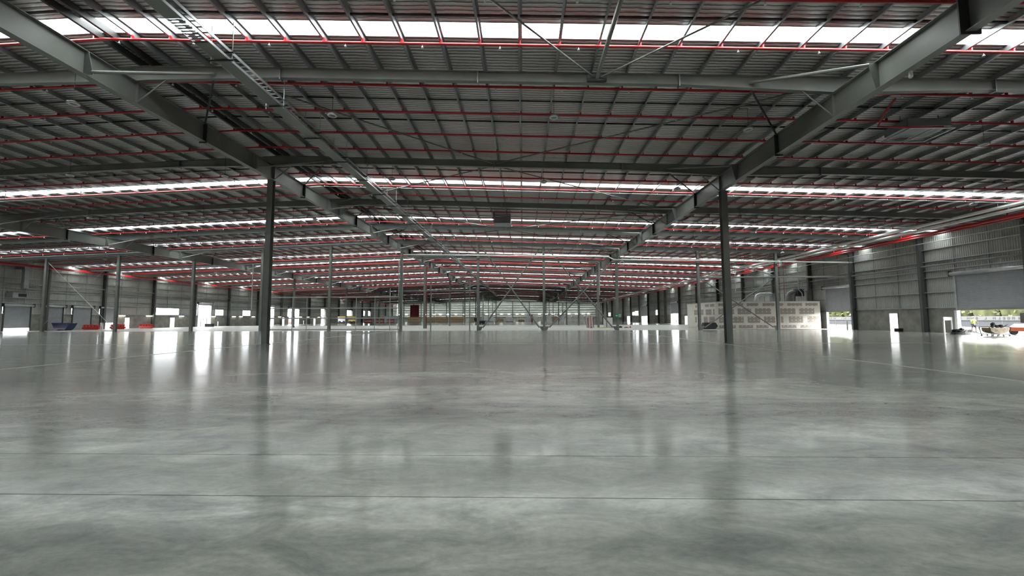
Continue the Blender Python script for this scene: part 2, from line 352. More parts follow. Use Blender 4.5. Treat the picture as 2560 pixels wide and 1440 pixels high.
# ================================================================== GIRDERS on the column lines
GD = {-46.5: 1.0, -16.75: .97, 13.0: 1.03}
def girder(gx, label):
    t = thing('roof_girder', label, 'beam', (gx, 0, 0)); top = GT[gx]; bot = top-GD[gx]
    cuts = [r_+(3.9 if r_ != 7.0 else 4.95) for r_ in RAFT]; seg = [YB+.2]+[c_ for c_ in cuts if YB+1 < c_ < YF-1]+[YF-.2]
    near_cut = seg[:]
    ft = .024
    for a, b_ in zip(seg[:-1], seg[1:]):
        mb = MB(); mb.ext([(-.16, bot), (.16, bot), (.16, bot+ft), (.008, bot+ft), (.008, top-ft), (.16, top-ft), (.16, top), (-.16, top), (-.16, top-ft), (-.008, top-ft), (-.008, bot+ft), (-.16, bot+ft)], a, b_, 'y')
        mb.build('beam_section', M['steel'], t)
    for c_ in seg[1:-1]:
        MB().box(*((-.19, .19) if c_ > 13 else (-.30, .30)), c_-.02, c_+.02, bot-.08, top).build('splice_plate', M['dark'], t)
    s = -1 if gx > 0 else 1            # side that faces the middle bay
    for r_ in RAFT:
        if r_ > 215: continue
        MB().box(-.13, -.01, r_-.008, r_+.008, bot+ft, top-ft).build('stiffener', M['steel'], t)
        MB().box(.01, .13, r_-.008, r_+.008, bot+ft, top-ft).build('stiffener', M['steel'], t)
        ys = r_-2.15
        wide_bottom = gx < 0; wa, wb = (.10, .34) if wide_bottom else (.34, .10)
        for sd in (1, -1):
            lo_, hi_ = (.40, .17) if wide_bottom else (.15, .38)
            if sd != s: lo_ = hi_ = .15
            MB().hexa([(sd*.01, ys-.012, bot+ft), (sd*lo_, ys-.012, bot+ft), (sd*lo_, ys+.012, bot+ft), (sd*.01, ys+.012, bot+ft),
                       (sd*.01, ys-.012, top-ft), (sd*hi_, ys-.012, top-ft), (sd*hi_, ys+.012, top-ft), (sd*.01, ys+.012, top-ft)]).build('stiffener', M['steel'], t)
        zz = bot+.12 if wide_bottom else top-.10
        xe = 3.5
        X2 = gx+s*xe
        # tubular lateral brace to the rafter, with flattened end
        MB().tube((s*.34, ys, zz), (s*xe, r_-.05, T(X2)-rdepth(X2)*.55), .062, 8).build('tube_brace', M['steel'], t)
        # fly brace up to the rafter's lower flange
        X2 = gx+s*1.35
        MB().tube((s*.13, r_-.03, bot+.05), (s*1.35, r_-.03, T(X2)-rdepth(X2)+.01), .03, 6).build('fly_brace', M['steel'], t)
        # strut from the splice back to the rafter
        X2 = gx+s*3.4
        if r_+3.9 < YF-3:
            MB().tube((s*.12, r_+3.84, top-.02), (s*3.4, r_+.06, T(X2)-rdepth(X2)+.03), .045, 6).build('strut', M['dark'], t)
    return t
girder(-16.75, 'deep grey steel girder running away on the left, ending over the left near column')
girder(13.0, 'deep grey steel girder running away on the right, over the right near column')
girder(-46.5, 'grey steel girder far to the left, farthest from the camera line')

# ================================================================== ROOF BRACING
def brace(pts, r, label, group=None, zoff=-.30):
    P = [(x, y, T(x)+zoff) for x, y in pts]
    o = MB().path(P, r, 8).build('roof_brace', M['steel']) if len(P) > 1 else None
    return tag(o, label, 'brace', group)
def split(a, b, n=6): return [(a[0]+(b[0]-a[0])*i/n, a[1]+(b[1]-a[1])*i/n) for i in range(n+1)]
b_ = brace(split((3.15, 17.0), (3.15, 7.1)), .085, 'thick round steel strut running overhead from the nearest rafter')
MB().box(2.75, 3.55, 16.93, 17.07, T(3.15)-.42, T(3.15)-.14).build('end_plate', M['dark'], b_)

brace(split((3.0, 16.9), (-6.2, 7.15)), .035, 'thin diagonal roof brace rising left from the nearest rafter')
brace(split((3.3, 16.9), (12.8, 7.15)), .035, 'thin diagonal roof brace rising right from the nearest rafter')
brace(split((-1.95, 27.1), (-12.9, 17.4)), .04, 'long diagonal roof brace from the second rafter up to the left', None, -.25)
brace(split((-1.65, 27.1), (12.6, 17.4)), .04, 'long diagonal roof brace from the second rafter up to the right', None, -.25)
brace(split((-1.95, 27.5), (-16.4, 37.2)), .04, 'diagonal roof brace behind the second rafter, falling to the left')
brace(split((-1.65, 27.5), (12.7, 37.2)), .04, 'diagonal roof brace behind the second rafter, falling to the right')
brace(split((-1.95, 47.3), (-16.4, 37.6)), .045, 'diagonal roof brace from the fourth rafter up to the left')
brace(split((-1.65, 47.3), (12.7, 37.6)), .045, 'diagonal roof brace from the fourth rafter up to the right')
brace(split((-1.95, 47.7), (-16.4, 57.4)), .04, 'diagonal roof brace behind the fourth rafter, falling to the left')
brace(split((-1.65, 47.7), (12.7, 57.4)), .04, 'diagonal roof brace behind the fourth rafter, falling to the right')

# ================================================================== SPRINKLER PIPES
PY = [-22, -17, -12, -7.5, -3, 0.4, 2.9, 5.4, 7.9, 10.3, 12.79, 15.17, 18.09, 20.55, 23.1, 25.45, 27.95, 30.25, 32.85, 35.3, 38.0, 40.3, 43.0, 45.9, 48.6, 51.2, 53.4, 55.9, 59, 61.6, 64.4]
y = 67.2
while y < 205:
    if not any(abs(y-(q+.4-.044*q)) < 1.0 or q-.5 < y < q+1.2 for q in STRIPS): PY.append(y)
    y += 2.9
PY += [q+1.3 for q in STRIPS if 60 < q < 130]
head = MB().lathe([(.012, .0), (.012, -.05), (.045, -.09), (.05, -.11), (.01, -.115)], (0, 0, 0), 8).mesh('sprinkler_head', M['white'], True)
NAMED = {12.79: 'dark red sprinkler pipe crossing the top edge of the view', 15.17: 'bright red sprinkler pipe right below the nearest skylight, in front of the nearest rafter',
 18.09: 'dark red sprinkler pipe, first behind the nearest rafter', 20.55: 'dark red sprinkler pipe, second behind the nearest rafter', 23.1: 'dark red sprinkler pipe, third behind the nearest rafter',
 25.45: 'dark red sprinkler pipe, close in front of the second rafter', 27.95: 'dark red sprinkler pipe, close behind the second rafter', 30.25: 'dark red sprinkler pipe, just above the second skylight',
 32.85: 'bright red sprinkler pipe, just below the second skylight', 35.3: 'dark red sprinkler pipe, close in front of the third rafter', 38.0: 'dark red sprinkler pipe, close behind the third rafter',
 40.3: 'dark red sprinkler pipe, second behind the third rafter', 43.0: 'red sprinkler pipe just above the third skylight', 45.9: 'bright red sprinkler pipe just below the third skylight',
 48.6: 'red sprinkler pipe close behind the fourth rafter', 51.2: 'red sprinkler pipe, second behind the fourth rafter', 53.4: 'red sprinkler pipe just above the fourth skylight', 55.9: 'bright red sprinkler pipe just below the fourth skylight'}
for y in PY:
    P1 = [(WL+2, y, T(WL+2)-.14), (XR, y, T(XR)-.14), (WR-2, y, T(WR-2)-.14)]
    o = MB().path(P1, .052 if y < 60 else .06, 10 if y < 40 else 6).build('sprinkler_pipe', M['red'], smooth=True)
    if y in NAMED: tag(o, NAMED[y], 'pipe')
    elif y < 12: tag(o, 'red sprinkler pipe in the roof above and behind the camera', 'pipe', 'pipes above and behind the camera')
    else: tag(o, 'red sprinkler pipe in the far roof beyond the braced columns', 'pipe', 'pipes of the far roof')
    if 10 < y < 34:
        for k in range(-12, 14):
            x = -1.15+2.95*k+(.35 if int(y) % 2 else 0)
            if WL+3 < x < WR-3 and abs(x) < y*1.35+3: put(head, 'sprinkler_head', o, (x, y, T(x)-.19))
    elif y < 60 and y > 0:
        mb = MB()
        for k in range(-24, 15):
            x = -1.15+2.95*k
            if WL+3 < x < WR-3: mb.tube((x, y, T(x)-.18), (x, y, T(x)-.30), .035, 6)
        stuff(mb.build('sprinkler_heads', M['white'], o))
    if 0 < y < 60:
        mb = MB()
        for k in range(-50, 29):
            x = -.04+1.5*k
            if WL+2.5 < x < WR-2.5: mb.box(x-.03, x+.03, y-.045, y+.045, T(x)-.15, T(x)+.03)
        stuff(mb.build('hanger_straps', M['red'], o))

# ================================================================== WALLS
RC = [-23.3, -13.2, -3.1, 7, 17.19, 27.29, 37.39, 47.2, 57.0, 65.3, 74.6, 84.9, 95.8, 107.2, 119.2, 131.0, 137.4, 148.6, 160.2, 172.6, 186, 198, 208.5, 221, 232, 244]
def cells(openings, y0, y1, z0, z1):
    """rectangles of [y0,y1]x[z0,z1] left free by the openings"""
    ys = sorted({y0, y1, *[v for o in openings for v in o[:2] if y0 < v < y1]}); out = []
    for a, b_ in zip(ys[:-1], ys[1:]):
        zs = [z0]; bl = sorted([(max(o[2], z0), min(o[3], z1)) for o in openings if o[0] < (a+b_)/2 < o[1] and o[3] > z0 and o[2] < z1]); z = z0
        for p, q in bl:
            if p > z+.01: out.append((a, b_, z, p))
            z = max(z, q)
        if z < z1-.01: out.append((a, b_, z, z1))
    return out
def corr(mb, wx, sgn, y0, y1, z0, z1, pitch=.2, d=.035):
    """ribbed sheet in the plane x = wx, ribs vertical"""
    n = max(1, round((y1-y0)/pitch)); p = (y1-y0)/n; pr = []
    for k in range(n):
        a = y0+k*p; pr += [(a, 0), (a+p*.55, 0), (a+p*.65, d), (a+p*.9, d)]
    pr.append((y1, 0)); m_ = len(pr)
    vs = [(wx+sgn*q[1], q[0], z) for z in (z0, z1) for q in pr]
    mb.add(vs, [(i, i+1, m_+i+1, m_+i) for i in range(m_-1)])
    return mb
def side_wall(name, wx, s, openings, girtz, maxy=YF):
    """s = direction into the hall"""
    root = sroot(name); zt = T(wx)+.34
    bays = [YB]+RC+[YF]
    for a, b_ in zip(bays[:-1], bays[1:]):
        if b_-a < .5: continue
        far = a > 110
        for (p, q, z0, z1) in cells(openings, a, b_, 0, 2.5):
            MB().box(min(wx, wx-s*.16), max(wx, wx-s*.16), p+.004, q-.004, z0, z1).build('dado_panel', M['dado'], root)
        n = 3 if not far else 1
        for k in range(n):
            u, v = a+(b_-a)*k/n, a+(b_-a)*(k+1)/n
            for (p, q, z0, z1) in cells(openings, u, v, 2.5, zt):
                mb = MB(); corr(mb, wx-s*.10, s, p, q, z0+.02, z1, .2 if a < 75 else .4)
                mb.build('cladding_panel', M['clad'], root)
        # backing so no light leaks between sheets
        for (p, q, z0, z1) in cells(openings, a, b_, 2.5, zt):
            MB().box(min(wx-s*.13, wx-s*.16), max(wx-s*.13, wx-s*.16), p, q, z0, z1).build('outer_skin', M['clad'], root)
        for z in girtz:
            for (p, q, z0, z1) in cells(openings, a, b_, z, z+.05):
                if q-p < .4: continue
                MB().ext([(wx-s*.05, z), (wx+s*.20, z-.03), (wx+s*.20, z+.05), (wx+s*.18, z+.05), (wx+s*.18, z+.02), (wx-s*.05, z+.02)], p, q, 'y').build('girt', M['galv_lt'] if a < 80 else M['galv'], root)
                MB().box(min(wx-s*.03, wx-s*.02), max(wx-s*.03, wx-s*.02), p, q, z-.12, z+.015).build('girt_web', M['galv'], root)
        if b_-a > 6 and a < 120:
            for k in (1, 2):
                yv = a+(b_-a)*k/3
                for (p, q, z0, z1) in cells(openings, yv-.03, yv+.03, 2.6, zt-.3):
                    MB().box(min(wx+s*.02, wx+s*.08), max(wx+s*.02, wx+s*.08), yv-.025, yv+.025, z0, z1).build('sag_rod', M['galv'], root)
        # round eaves strut between the columns
        if a < 140: MB().tube((wx+s*.3, a, 7.1), (wx+s*.3, b_, 7.1), .10, 8).build('strut_tube', M['steel'], root)
    for y in RC:
        mb = MB(); d, hw, t_ = .55, .15, .02; x1, x0 = wx+s*.62, wx+s*.02
        zt2 = T(wx+s*.4)-.02
        lo, hi = min(x0, x1), max(x0, x1)
        for (p, q, r_, u) in ((lo, lo+t_, y-hw, y+hw), (hi-t_, hi, y-hw, y+hw), (lo+t_, hi-t_, y-.008, y+.008)): mb.box(p, q, r_, u, 0, zt2)
        o = mb.build('wall_column', M['wallsteel'], root)
    return root
# right wall openings: (y0,y1,z0,z1)
opR = [(31.5, 43.9, 0, 5.9), (50.8, 51.95, 0, 2.12), (57.5, 62.3, 0, 5.75), (114.3, 116.1, 0, 2.2), (120.6, 126.6, 0, 6.0), (137.9, 141.3, 2.65, 4.3), (150.2, 157.5, 0, 6.0),
       (161.4, 167.3, 2.65, 4.4), (168.4, 171.2, 2.8, 4.1), (174.3, 179.6, 0, 2.5), (214, 218.6, 2.8, 4.5)]
wallR = side_wall('wall_right', WR, -1, opR, (2.62, 4.25, 5.85, 6.6, 7.6, 8.9))
opL = [(60.0, 63.4, 0, 3.75), (65.0, 68.0, 0, 3.75), (69.5, 72.6, 0, 3.75), (74.2, 76.9, 0, 3.75), (85.8, 91.7, 2.65, 4.15), (89.4, 90.6, 0, 2.15), (97.0, 101.2, 0, 5.4), (103, 105.6, 2.65, 4.15),
       (113.3, 116.3, 2.65, 4.15), (79.0, 80.0, 0, 2.1), (120.6, 127.3, 0, 5.7), (135.3, 141.8, 0, 5.4), (131.9, 133.2, 0, 2.3), (152.1, 153.4, 0, 2.3), (158, 161.7, 0, 5.5), (181, 187, 3.1, 5.5), (200.5, 202, 3.2, 5.6), (207, 209, 3.2, 5.6)]
wallL = side_wall('wall_left', WL, 1, opL, (2.62, 4.25, 5.0, 6.1, 6.5, 8.0, 9.4))
# back wall (behind the camera) and far wall
def end_wall(name, y, s, det):
    root = sroot(name)
    n = 12 if det else 4
    for k in range(n):
        a, b_ = WL+(WR-WL)*k/n, WL+(WR-WL)*(k+1)/n
        mb = MB(); zt = max(T(a), T(b_), T(XR) if a < XR < b_ else 0)+.2
        m_ = max(2, round((b_-a)/.4)); p = (b_-a)/m_; pr = []
        for q in range(m_): pr += [(a+q*p, 0), (a+q*p+p*.55, 0), (a+q*p+p*.65, .04), (a+q*p+p*.9, .04)]
        pr.append((b_, 0)); N_ = len(pr)
        mb.add([(q[0], y-s*.1+s*q[1], z) for z in (2.5, zt) for q in pr], [(i, i+1, N_+i+1, N_+i) for i in range(N_-1)])
        mb.build('cladding_panel', M['cladfar_lit'] if det else M['clad'], root)
        MB().box(a+.01, b_-.01, min(y, y-s*.2), max(y, y-s*.2), 0, 2.5).build('dado_panel', M['dado'], root)
        if det:
            for z in (2.6, 4.0, 5.4, 6.8, 8.2, 9.5):
                MB().box(a, b_, min(y, y+s*.25), max(y, y+s*.25), z-.12, z+.12).build('girt', M['dark'], root)
            MB().box(b_-.22, b_+.22, min(y, y+s*.6), max(y, y+s*.6), 0, T(b_) - .1).build('wall_column', M['wallsteel'], root)
    return root
end_wall('wall_back', YF, -1, True)
end_wall('wall_front', YB, 1, False)

# ------------------------------------------------------------------ doors and windows of the setting
def roller(name, wx, s, y0, y1, ztop, zbot, slat=.11):
    """a roller door hung on the inner face of the side wall: ribbed curtain, drum, guides"""
    root = sroot(name); xi = wx+s*.10
    n = int((ztop-zbot)/slat); pr = []
    for k in range(n):
        z = ztop-k*slat; pr += [(xi, z), (xi+s*.02, z-slat*.25), (xi+s*.02, z-slat*.75)]
    pr.append((xi, ztop-n*slat)); m_ = len(pr)
    MB().add([(p[0], y, p[1]) for y in (y0-.05, y1+.05) for p in pr], [(i, i+1, m_+i+1, m_+i) for i in range(m_-1)]).build('curtain', M['shutter'], root)
    MB().box(min(xi, xi+s*.05), max(xi, xi+s*.05), y0-.05, y1+.05, zbot-.06, ztop-n*slat+.02).build('bottom_rail', M['galv'], root)
    MB().tube((xi+s*.2, y0-.25, ztop+.12), (xi+s*.2, y1+.25, ztop+.12), .19 if ztop > 5 else .15, 14).build('drum', M['galv_lt'], root, smooth=True)
    for y in (y0, y1):
        MB().box(min(xi-s*.06, xi+s*.1), max(xi-s*.06, xi+s*.1), y-.07, y+.07, 0, ztop).build('guide_rail', M['galv_lt'] if ztop > 5 else M['dark'], root)
        MB().box(min(xi, xi+s*.4), max(xi, xi+s*.4), y-.28 if y == y0 else y+.24, y-.24 if y == y0 else y+.28, ztop-.12, ztop+.4).build('drum_bracket', M['dark'], root)
    return root
roller('door_1', WR, -1, 31.5, 43.9, 5.9, 2.36)
roller('door_2', WR, -1, 57.5, 62.3, 5.75, 2.46)
roller('door_3', WR, -1, 120.6, 126.6, 6.0, 2.95)
roller('door_4', WR, -1, 150.2, 157.5, 6.0, 2.4)
roller('door_5', WL, 1, 60.0, 63.4, 3.75, .55)
roller('door_6', WL, 1, 65.0, 68.0, 3.75, .03)
roller('door_7', WL, 1, 69.5, 72.6, 3.75, .03)
roller('door_8', WL, 1, 74.2, 76.9, 3.75, 1.2)
roller('door_9', WL, 1, 97.0, 101.2, 5.4, 5.1)
roller('door_10', WL, 1, 135.3, 141.8, 5.4, 5.1)
roller('door_11', WL, 1, 120.6, 127.3, 5.7, 5.4)
k = 12
for wx, s, y0, y1, z1 in ((WR, -1, 50.8, 51.95, 2.12), (WR, -1, 114.3, 116.1, 2.2), (WR, -1, 174.3, 179.6, 2.5), (WL, 1, 89.4, 90.6, 2.15), (WL, 1, 131.9, 133.2, 2.3), (WL, 1, 152.1, 153.4, 2.3), (WL, 1, 79, 80, 2.1)):
    root = sroot('door_%d' % k); k += 1
    for (a, b_, c_, d) in ((y0, y0+.05, 0, z1), (y1-.05, y1, 0, z1), (y0+.05, y1-.05, z1-.05, z1)):
        MB().box(wx-.08, wx+.08, a, b_, c_, d).build('frame', M['galv_lt'], root)
    # the leaf stands open outside, swung back
    MB().box(min(wx-s*.1, wx-s*(y1-y0)), max(wx-s*.1, wx-s*(y1-y0)), y1-.05, y1-.01, .02, z1-.06).build('leaf', M['white'], root)
k = 1
for wx, s, ops in ((WR, -1, opR), (WL, 1, opL)):
    for (y0, y1, z0, z1) in ops:
        if z0 < 1: continue
        root = sroot('window_%d' % k); k += 1
        for (a, b_, c_, d) in ((y0, y0+.06, z0, z1), (y1-.06, y1, z0, z1), (y0+.06, y1-.06, z1-.06, z1), (y0+.06, y1-.06, z0, z0+.06)):
            MB().box(wx-.05, wx+.05, a, b_, c_, d).build('frame', M['galv_lt'], root)
        n = 2 if y1-y0 > 4 else 1
        for q in range(n):
            a = y0+.06+(y1-y0-.12)*q/n; b_ = y0+.06+(y1-y0-.12)*(q+1)/n
            MB().box(wx-.004, wx+.004, a, b_-.04*(q < n-1), z0+.06, z1-.06).build('pane', M['glass'], root)

# ================================================================== COLUMNS
def hcol(x, y, ztop, label, hw=.17, hd=.17, group=None, mat='steel', cap=True):
    t = thing('steel_column', label, 'column', (x, y, 0), 0, group)
    f = .02
    MB().ext([(-hw, -hd), (hw, -hd), (hw, -hd+f), (.012, -hd+f), (.012, hd-f), (hw, hd-f), (hw, hd), (-hw, hd), (-hw, hd-f), (-.012, hd-f), (-.012, -hd+f), (-hw, -hd+f)], .025, ztop, 'z').build('shaft', M[mat], t)
    MB().box(-hw-.06, hw+.06, -hd-.06, hd+.06, 0.001, .025).build('base_plate', M['steel'], t)
    if cap: MB().box(-hw-.05, hw+.05, -hd-.05, hd+.05, ztop-.02, ztop-.001).build('cap_plate', M['steel'], t)
    return t
def gb(x): return GT[x]-GD[x]
GL, GR, G0 = -16.75, 13.0, -46.5
hcol(GL-.08, 27.29, gb(GL), 'tall grey steel column nearest the camera on the left', .17, .19)
hcol(GR+.1, 27.29, gb(GR), 'tall grey steel column nearest the camera on the right', .19, .19)
hcol(G0, 27.29, gb(G0), 'grey steel column far to the left, outside the left edge of the view')
far = 'grey steel column of the far rows, beyond the braced columns'
for x, ys in ((GL, (71.6, 96.5, 121.5, 150, 178, 206, 234)), (GR, (72.9, 98.5, 125.5, 153, 180, 207, 234)), (G0, (84.5, 110, 136, 164, 192, 220))):
    sd = {GL: 'left', GR: 'right', G0: 'far left'}[x]
    for i, y in enumerate(ys):
        if i < 3: l = 'grey steel column under the %s girder, %s behind the braced row' % (sd, ORD[i])
        else: l = 'small distant grey steel column under the %s girder' % sd
        hcol(x, y, gb(x), l, .17, .17, None if i < 3 else 'distant columns under the %s girder' % sd)
# braced row at y = 57.6
YB2 = 57.6
rowx = [(-67.4, 'farthest left column of the braced row, beside the wall with small roller doors'), (-56.9, 'second column from the left of the braced row'), (G0+.4, 'third column from the left of the braced row, beside the open doorway'),
        (-36.3, 'column of the braced row hidden beside the near left column'), (-26.7, 'column of the braced row standing in the middle of the unfinished wall frame'), (GL, 'column of the braced row under the left girder, with pale pipes strapped on'),
        (-6.11, 'column of the braced row left of the crossed braces'), (2.92, 'column of the braced row between the two sets of crossed braces'), (12.85, 'column of the braced row carrying the green exit sign'),
        (23.85, 'column of the braced row left of the near right column, by the plasterboard room'), (34.3, 'column of the braced row in front of the plasterboard room, right end of the crossed braces')]
for x, l in rowx:
    zt = min(T(x)-rdepth(x), gb(min(GIRD, key=lambda q: abs(q-x))) if min(abs(x-q) for q in GIRD) < .6 else 99)
    hcol(x, YB2, zt, l, .16, .16)
def strut(a, b, r, label, cat='brace', name='cross_brace', mat='steel', plates=True, group=None):
    o = MB().tube(a, b, r, 8).build(name, M[mat]); tag(o, label, cat, group); return o
def gus(x, z0, z1, s, y=YB2, w_=.95):     # triangular gusset beside a column foot
    return MB().ext([(x+s*.16, z0), (x+s*(.25), z0), (x+s*w_, z1), (x+s*.16, z1)], y-.02, y+.02, 'y')
# bay -6.1..2.9 and 2.9..12.9 (full height), as pairs of crossing diagonals
def xbrace(label, segs, gussets=(), y=YB2, mat='steel'):
    t = thing('cross_brace', label, 'brace', (0, y, 0))
    for k, (x0, z0, x1, z1, r) in enumerate(segs):
        MB().tube((x0, -.06*k, z0), (x1, -.06*k, z1), r, 8).build('tube' if r > .04 else 'tie_rod', M[mat], t)
    for (x0, s) in gussets:      # x0 = column face, s = side the plate reaches out to
        MB().ext([(x0, .03), (x0+s*.22, .03), (x0+s*.52, .56), (x0, .56)], -.02, .02, 'y').build('gusset_plate', M[mat], t)
    return t
xbrace('crossed steel braces in the left of the two middle bays of the braced row', [(-5.45, .4, 2.35, 11.2, .105), (2.25, .4, -5.6, 11.5, .095)], [(-5.95, 1), (2.76, -1)])
xbrace('crossed steel braces in the right of the two middle bays of the braced row', [(3.6, .4, 12.3, 9.3, .105), (12.15, .4, 3.5, 11.2, .095)], [(3.08, 1), (12.69, -1)])
xbrace('two tiers of crossed braces in front of the plasterboard room', [(24.55, .35, 33.8, 6.85, .08), (33.6, .35, 24.3, 6.85, .07), (24.3, 10.5, 33.9, 7.3, .07), (33.9, 10.2, 24.3, 7.35, .055)], [(24.01, 1), (34.14, -1)])
xbrace('thin crossed tie rods between two columns at the far left', [(-67.2, 9.8, -57.1, .4, .03), (-57.1, 10.3, -67.2, 1.0, .02)], mat='galv_lt')
strut((24.02, YB2, 7.1), (34.13, YB2, 7.1), .11, 'horizontal tube strut between the two tiers of crossed braces', name='strut_tube')
strut((34.47, YB2, 7.1), (43.5, YB2, 7.1), .11, 'horizontal tube strut from the last braced column to the right wall', name='strut_tube')
strut((2.8, YB2+.2, 11.1), (-.75, 61.0, T(-.75)), .05, 'short prop leaning back left from the top of the middle column', name='prop')
strut((3.05, YB2+.2, 11.1), (6.0, 61.0, T(6.0)), .05, 'short prop leaning back right from the top of the middle column', name='prop')
# unfinished wall frame left of the left girder
t = thing('wall_frame', 'unfinished grey steel wall frame of thin posts and four rails, left of the girder column', 'frame', (0, YB2, 0))
for z in (.22, 1.78, 3.15, 4.68):
    MB().box(-36.1, G0+0 if False else GL-.2, -.03, .03, z-.075, z+.075).build('rail', M['galv_lt'], t)
for x, z1 in ((-31.9, 4.62), (-29.9, 4.62), (-23.0, 4.62), (-20.4, 4.62), (-18.3, 5.9)):
    MB().box(x-.035, x+.045, .035, .09, .0, z1).build('post', M['galv_lt'], t)
t = thing('door_frame', 'tall unfinished frame of two slim posts and a header, right of the girder column', 'frame', (0, YB2, 0))
for x, z1 in ((-12.6, 6.85), (-7.25, 6.85)):
    MB().box(x-.07, x+.07, -.06, .06, 0, z1).build('post', M['steel'], t)
    MB().box(x-.2, x+.2, -.15, .15, 0, .02).build('base_plate', M['steel'], t)
MB().box(GL+.2, -6.3, -.17, -.07, 5.4, 5.58).build('header', M['steel'], t)
# pale service pipes
def pipe(pts, r, label, mat='galv_lt', name='service_pipe', hang=None, group=None, cat='pipe'):
    o = MB().path(pts, r, 8).build(name, M[mat], smooth=True); tag(o, label, cat, group)
    if hang:
        mb = MB()
        for (x, y, z0, z1) in hang: mb.box(x-.012, x+.012, y-.012, y+.012, z0, z1)
        stuff(mb.build('hanger_rods', M['galv'], o))
    return o
pts = [(GL+.5, YB2-.6, 10.46), (11.6, YB2-.6, 9.98), (12.4, YB2-.6, 9.55), (24, YB2-.6, 9.36), (44.0, YB2-.6, 8.93)]
def zat(x):
    for a, b_ in zip(pts[:-1], pts[1:]):
        if a[0] <= x <= b_[0]: return a[2]+(b_[2]-a[2])*(x-a[0])/(b_[0]-a[0])
    return pts[0][2]
pipe(pts, .10, 'long pale conduit crossing the hall in front of the braced columns', mat='white', hang=[(x, YB2-.6, zat(x), T(x)-.02) for x in [-14+1.95*k for k in range(29)] if abs(x-GR) > .7 and not 37.2 < x < 41.4 and x < 43])
pipe([(-40.1, 61.3, 3.0), (-40.1, 61.3, 9.85), (-39.6, 61.3, 9.9), (-16.95, 61.3, 10.85)], .075, 'pale pipe rising at the left then running across to the left girder', mat='white', hang=[(x, 61.3, 9.85+(x+40)*.0435, T(x)+.02) for x in (-38, -34, -30, -26, -22)])
pipe([(-16.4, 61.5, 10.6), (11.0, 61.5, 9.85), (11.2, 61.5, 9.7), (11.2, 61.5, 5.0)], .085, 'pale pipe between the two girders just behind the braced columns', mat='white', hang=[(x, 61.5, 10.6-(x+16.4)*.0274, T(x)+.02) for x in (-14, -8, -2, 4, 9)])
pipe([(GL+.27, YB2-.25, .0), (GL+.27, YB2-.25, 10.0), (GL+.6, YB2-.25, 10.3), (GL+1.3, YB2-.4, 9.7), (GL+1.9, YB2-.4, 10.3)], .05, 'pale downpipe with a bent top strapped to the girder column, right side')
pipe([(GL-.27, YB2-.25, .0), (GL-.27, YB2-.25, 9.6), (GL-.55, YB2-.25, 9.9), (GL-.9, YB2-.25, 9.7), (GL-.95, YB2-.25, 10.2)], .05, 'pale downpipe with a bent top strapped to the girder column, left side')
pipe([(GL+.35, 71.5, .0), (GL+.35, 71.5, 10.6)], .09, 'dark red riser pipe beside the first column behind the girder column', mat='dred')
# pale service rails above the left aisle
pipe([(WL+2.6, 31.0, T(WL)-.75), (-16.9-.6, 31.0, T(-17)-.95), (-16.9-.4, 34.6, T(-17)-1.0), (-16.9-.3, 38.5, T(-17)-1.05)], .05, 'pale conduit crossing the left aisle below the second skylight, turning along the girder', mat='galv_lt', hang=[(x, 31.0, T(x)-.85, T(x)+.02) for x in range(-70, -20, 6)])
pipe([(-17.3, 43.6, T(-17)-.9), (-17.1, 49, T(-17)-1.0)], .06, 'short pale conduit along the left girder, by the third skylight', mat='galv_lt', hang=[(-17.25, 45, T(-17)-.93, T(-17)+.02)])
pipe([(WL+2.6, 53.9, T(WL)-.75), (-17.6, 53.9, T(-17)-.95), (-17.2, 56.5, T(-17)-1.0)], .05, 'pale conduit crossing the left aisle below the fourth skylight', mat='galv_lt', hang=[(x, 53.9, T(x)-.85, T(x)+.02) for x in range(-70, -20, 6)])
# fire mains and cable trays along the side walls
def main(x, z, r, label, y0=YB+1, y1=250, mat='red'):
    o = MB().path([(x, y0, z), (x, 58, z), (x, y1, z)], r, 10).build('fire_main', M[mat], smooth=True); return tag(o, label, 'pipe')
main(40.9, 10.0, .12, 'large bright red fire main along the top of the right wall')
main(40.55, 9.72, .075, 'smaller red fire main below and beside the large one, right wall')
main(-74.6, 9.9, .13, 'large red fire main along the top of the left wall')
main(-74.2, 9.7, .08, 'smaller red fire main beside the large one, left wall')
for i_, y in enumerate((36.0, 46.0, 55.9, 68, 78, 90)): tag(MB().tube((40.9, y, 10.12), (40.9, y, T(40.9)-.21), .06, 8).build('riser_stub', M['red']), 'short red riser stub above the right fire main, %s from the camera' % ORD[i_], 'pipe', 'riser stubs of the right fire main')
def tray(x0, x1, z, y0, y1, label, mat='galv', rung=.3, solid=False):
    t = thing('cable_tray', label, 'cable tray', (0, 0, 0))
    if solid:
        MB().box(x0, x1, y0, y1, z, z+.02).build('tray_bottom', M['white'], t)
        for x in (x0, x1): MB().box(x-.03, x+.03, y0, y1, z+.02, z+.16).build('side_rail', M['white'], t)
        for y in [q+.5 if any(abs(p-q) < .2 for p in PY) else q for q in range(-20, 200, 6)]: MB().box((x0+x1)/2-.012, (x0+x1)/2+.012, y-.012, y+.012, z+.02, T(x0)-.002).build('hanger_rod', M['galv'], t)
        return t
    for x in (x0, x1): MB().box(x-.012, x+.012, y0, y1, z, z+.10).build('side_rail', M['galv_lt'], t)
    mb = MB(); y = y0+.1
    while y < y1: mb.box(x0+.012, x1-.012, y-.02, y+.02, z+.005, z+.03); y += rung
    stuff(mb.build('rungs', M[mat], t)); return t
tray(37.7, 38.15, 10.18, YB+2, 200, 'upper cable ladder running along the right wall below the roof', solid=True)
tray(38.5, 38.95, 9.95, YB+2, 200, 'lower cable ladder running along the right wall beside the fire main', solid=True)
pipe([(43.3, YB+2, 9.55), (43.3, 110, 9.55)], .05, 'pale conduit high along the right wall below the fire main')
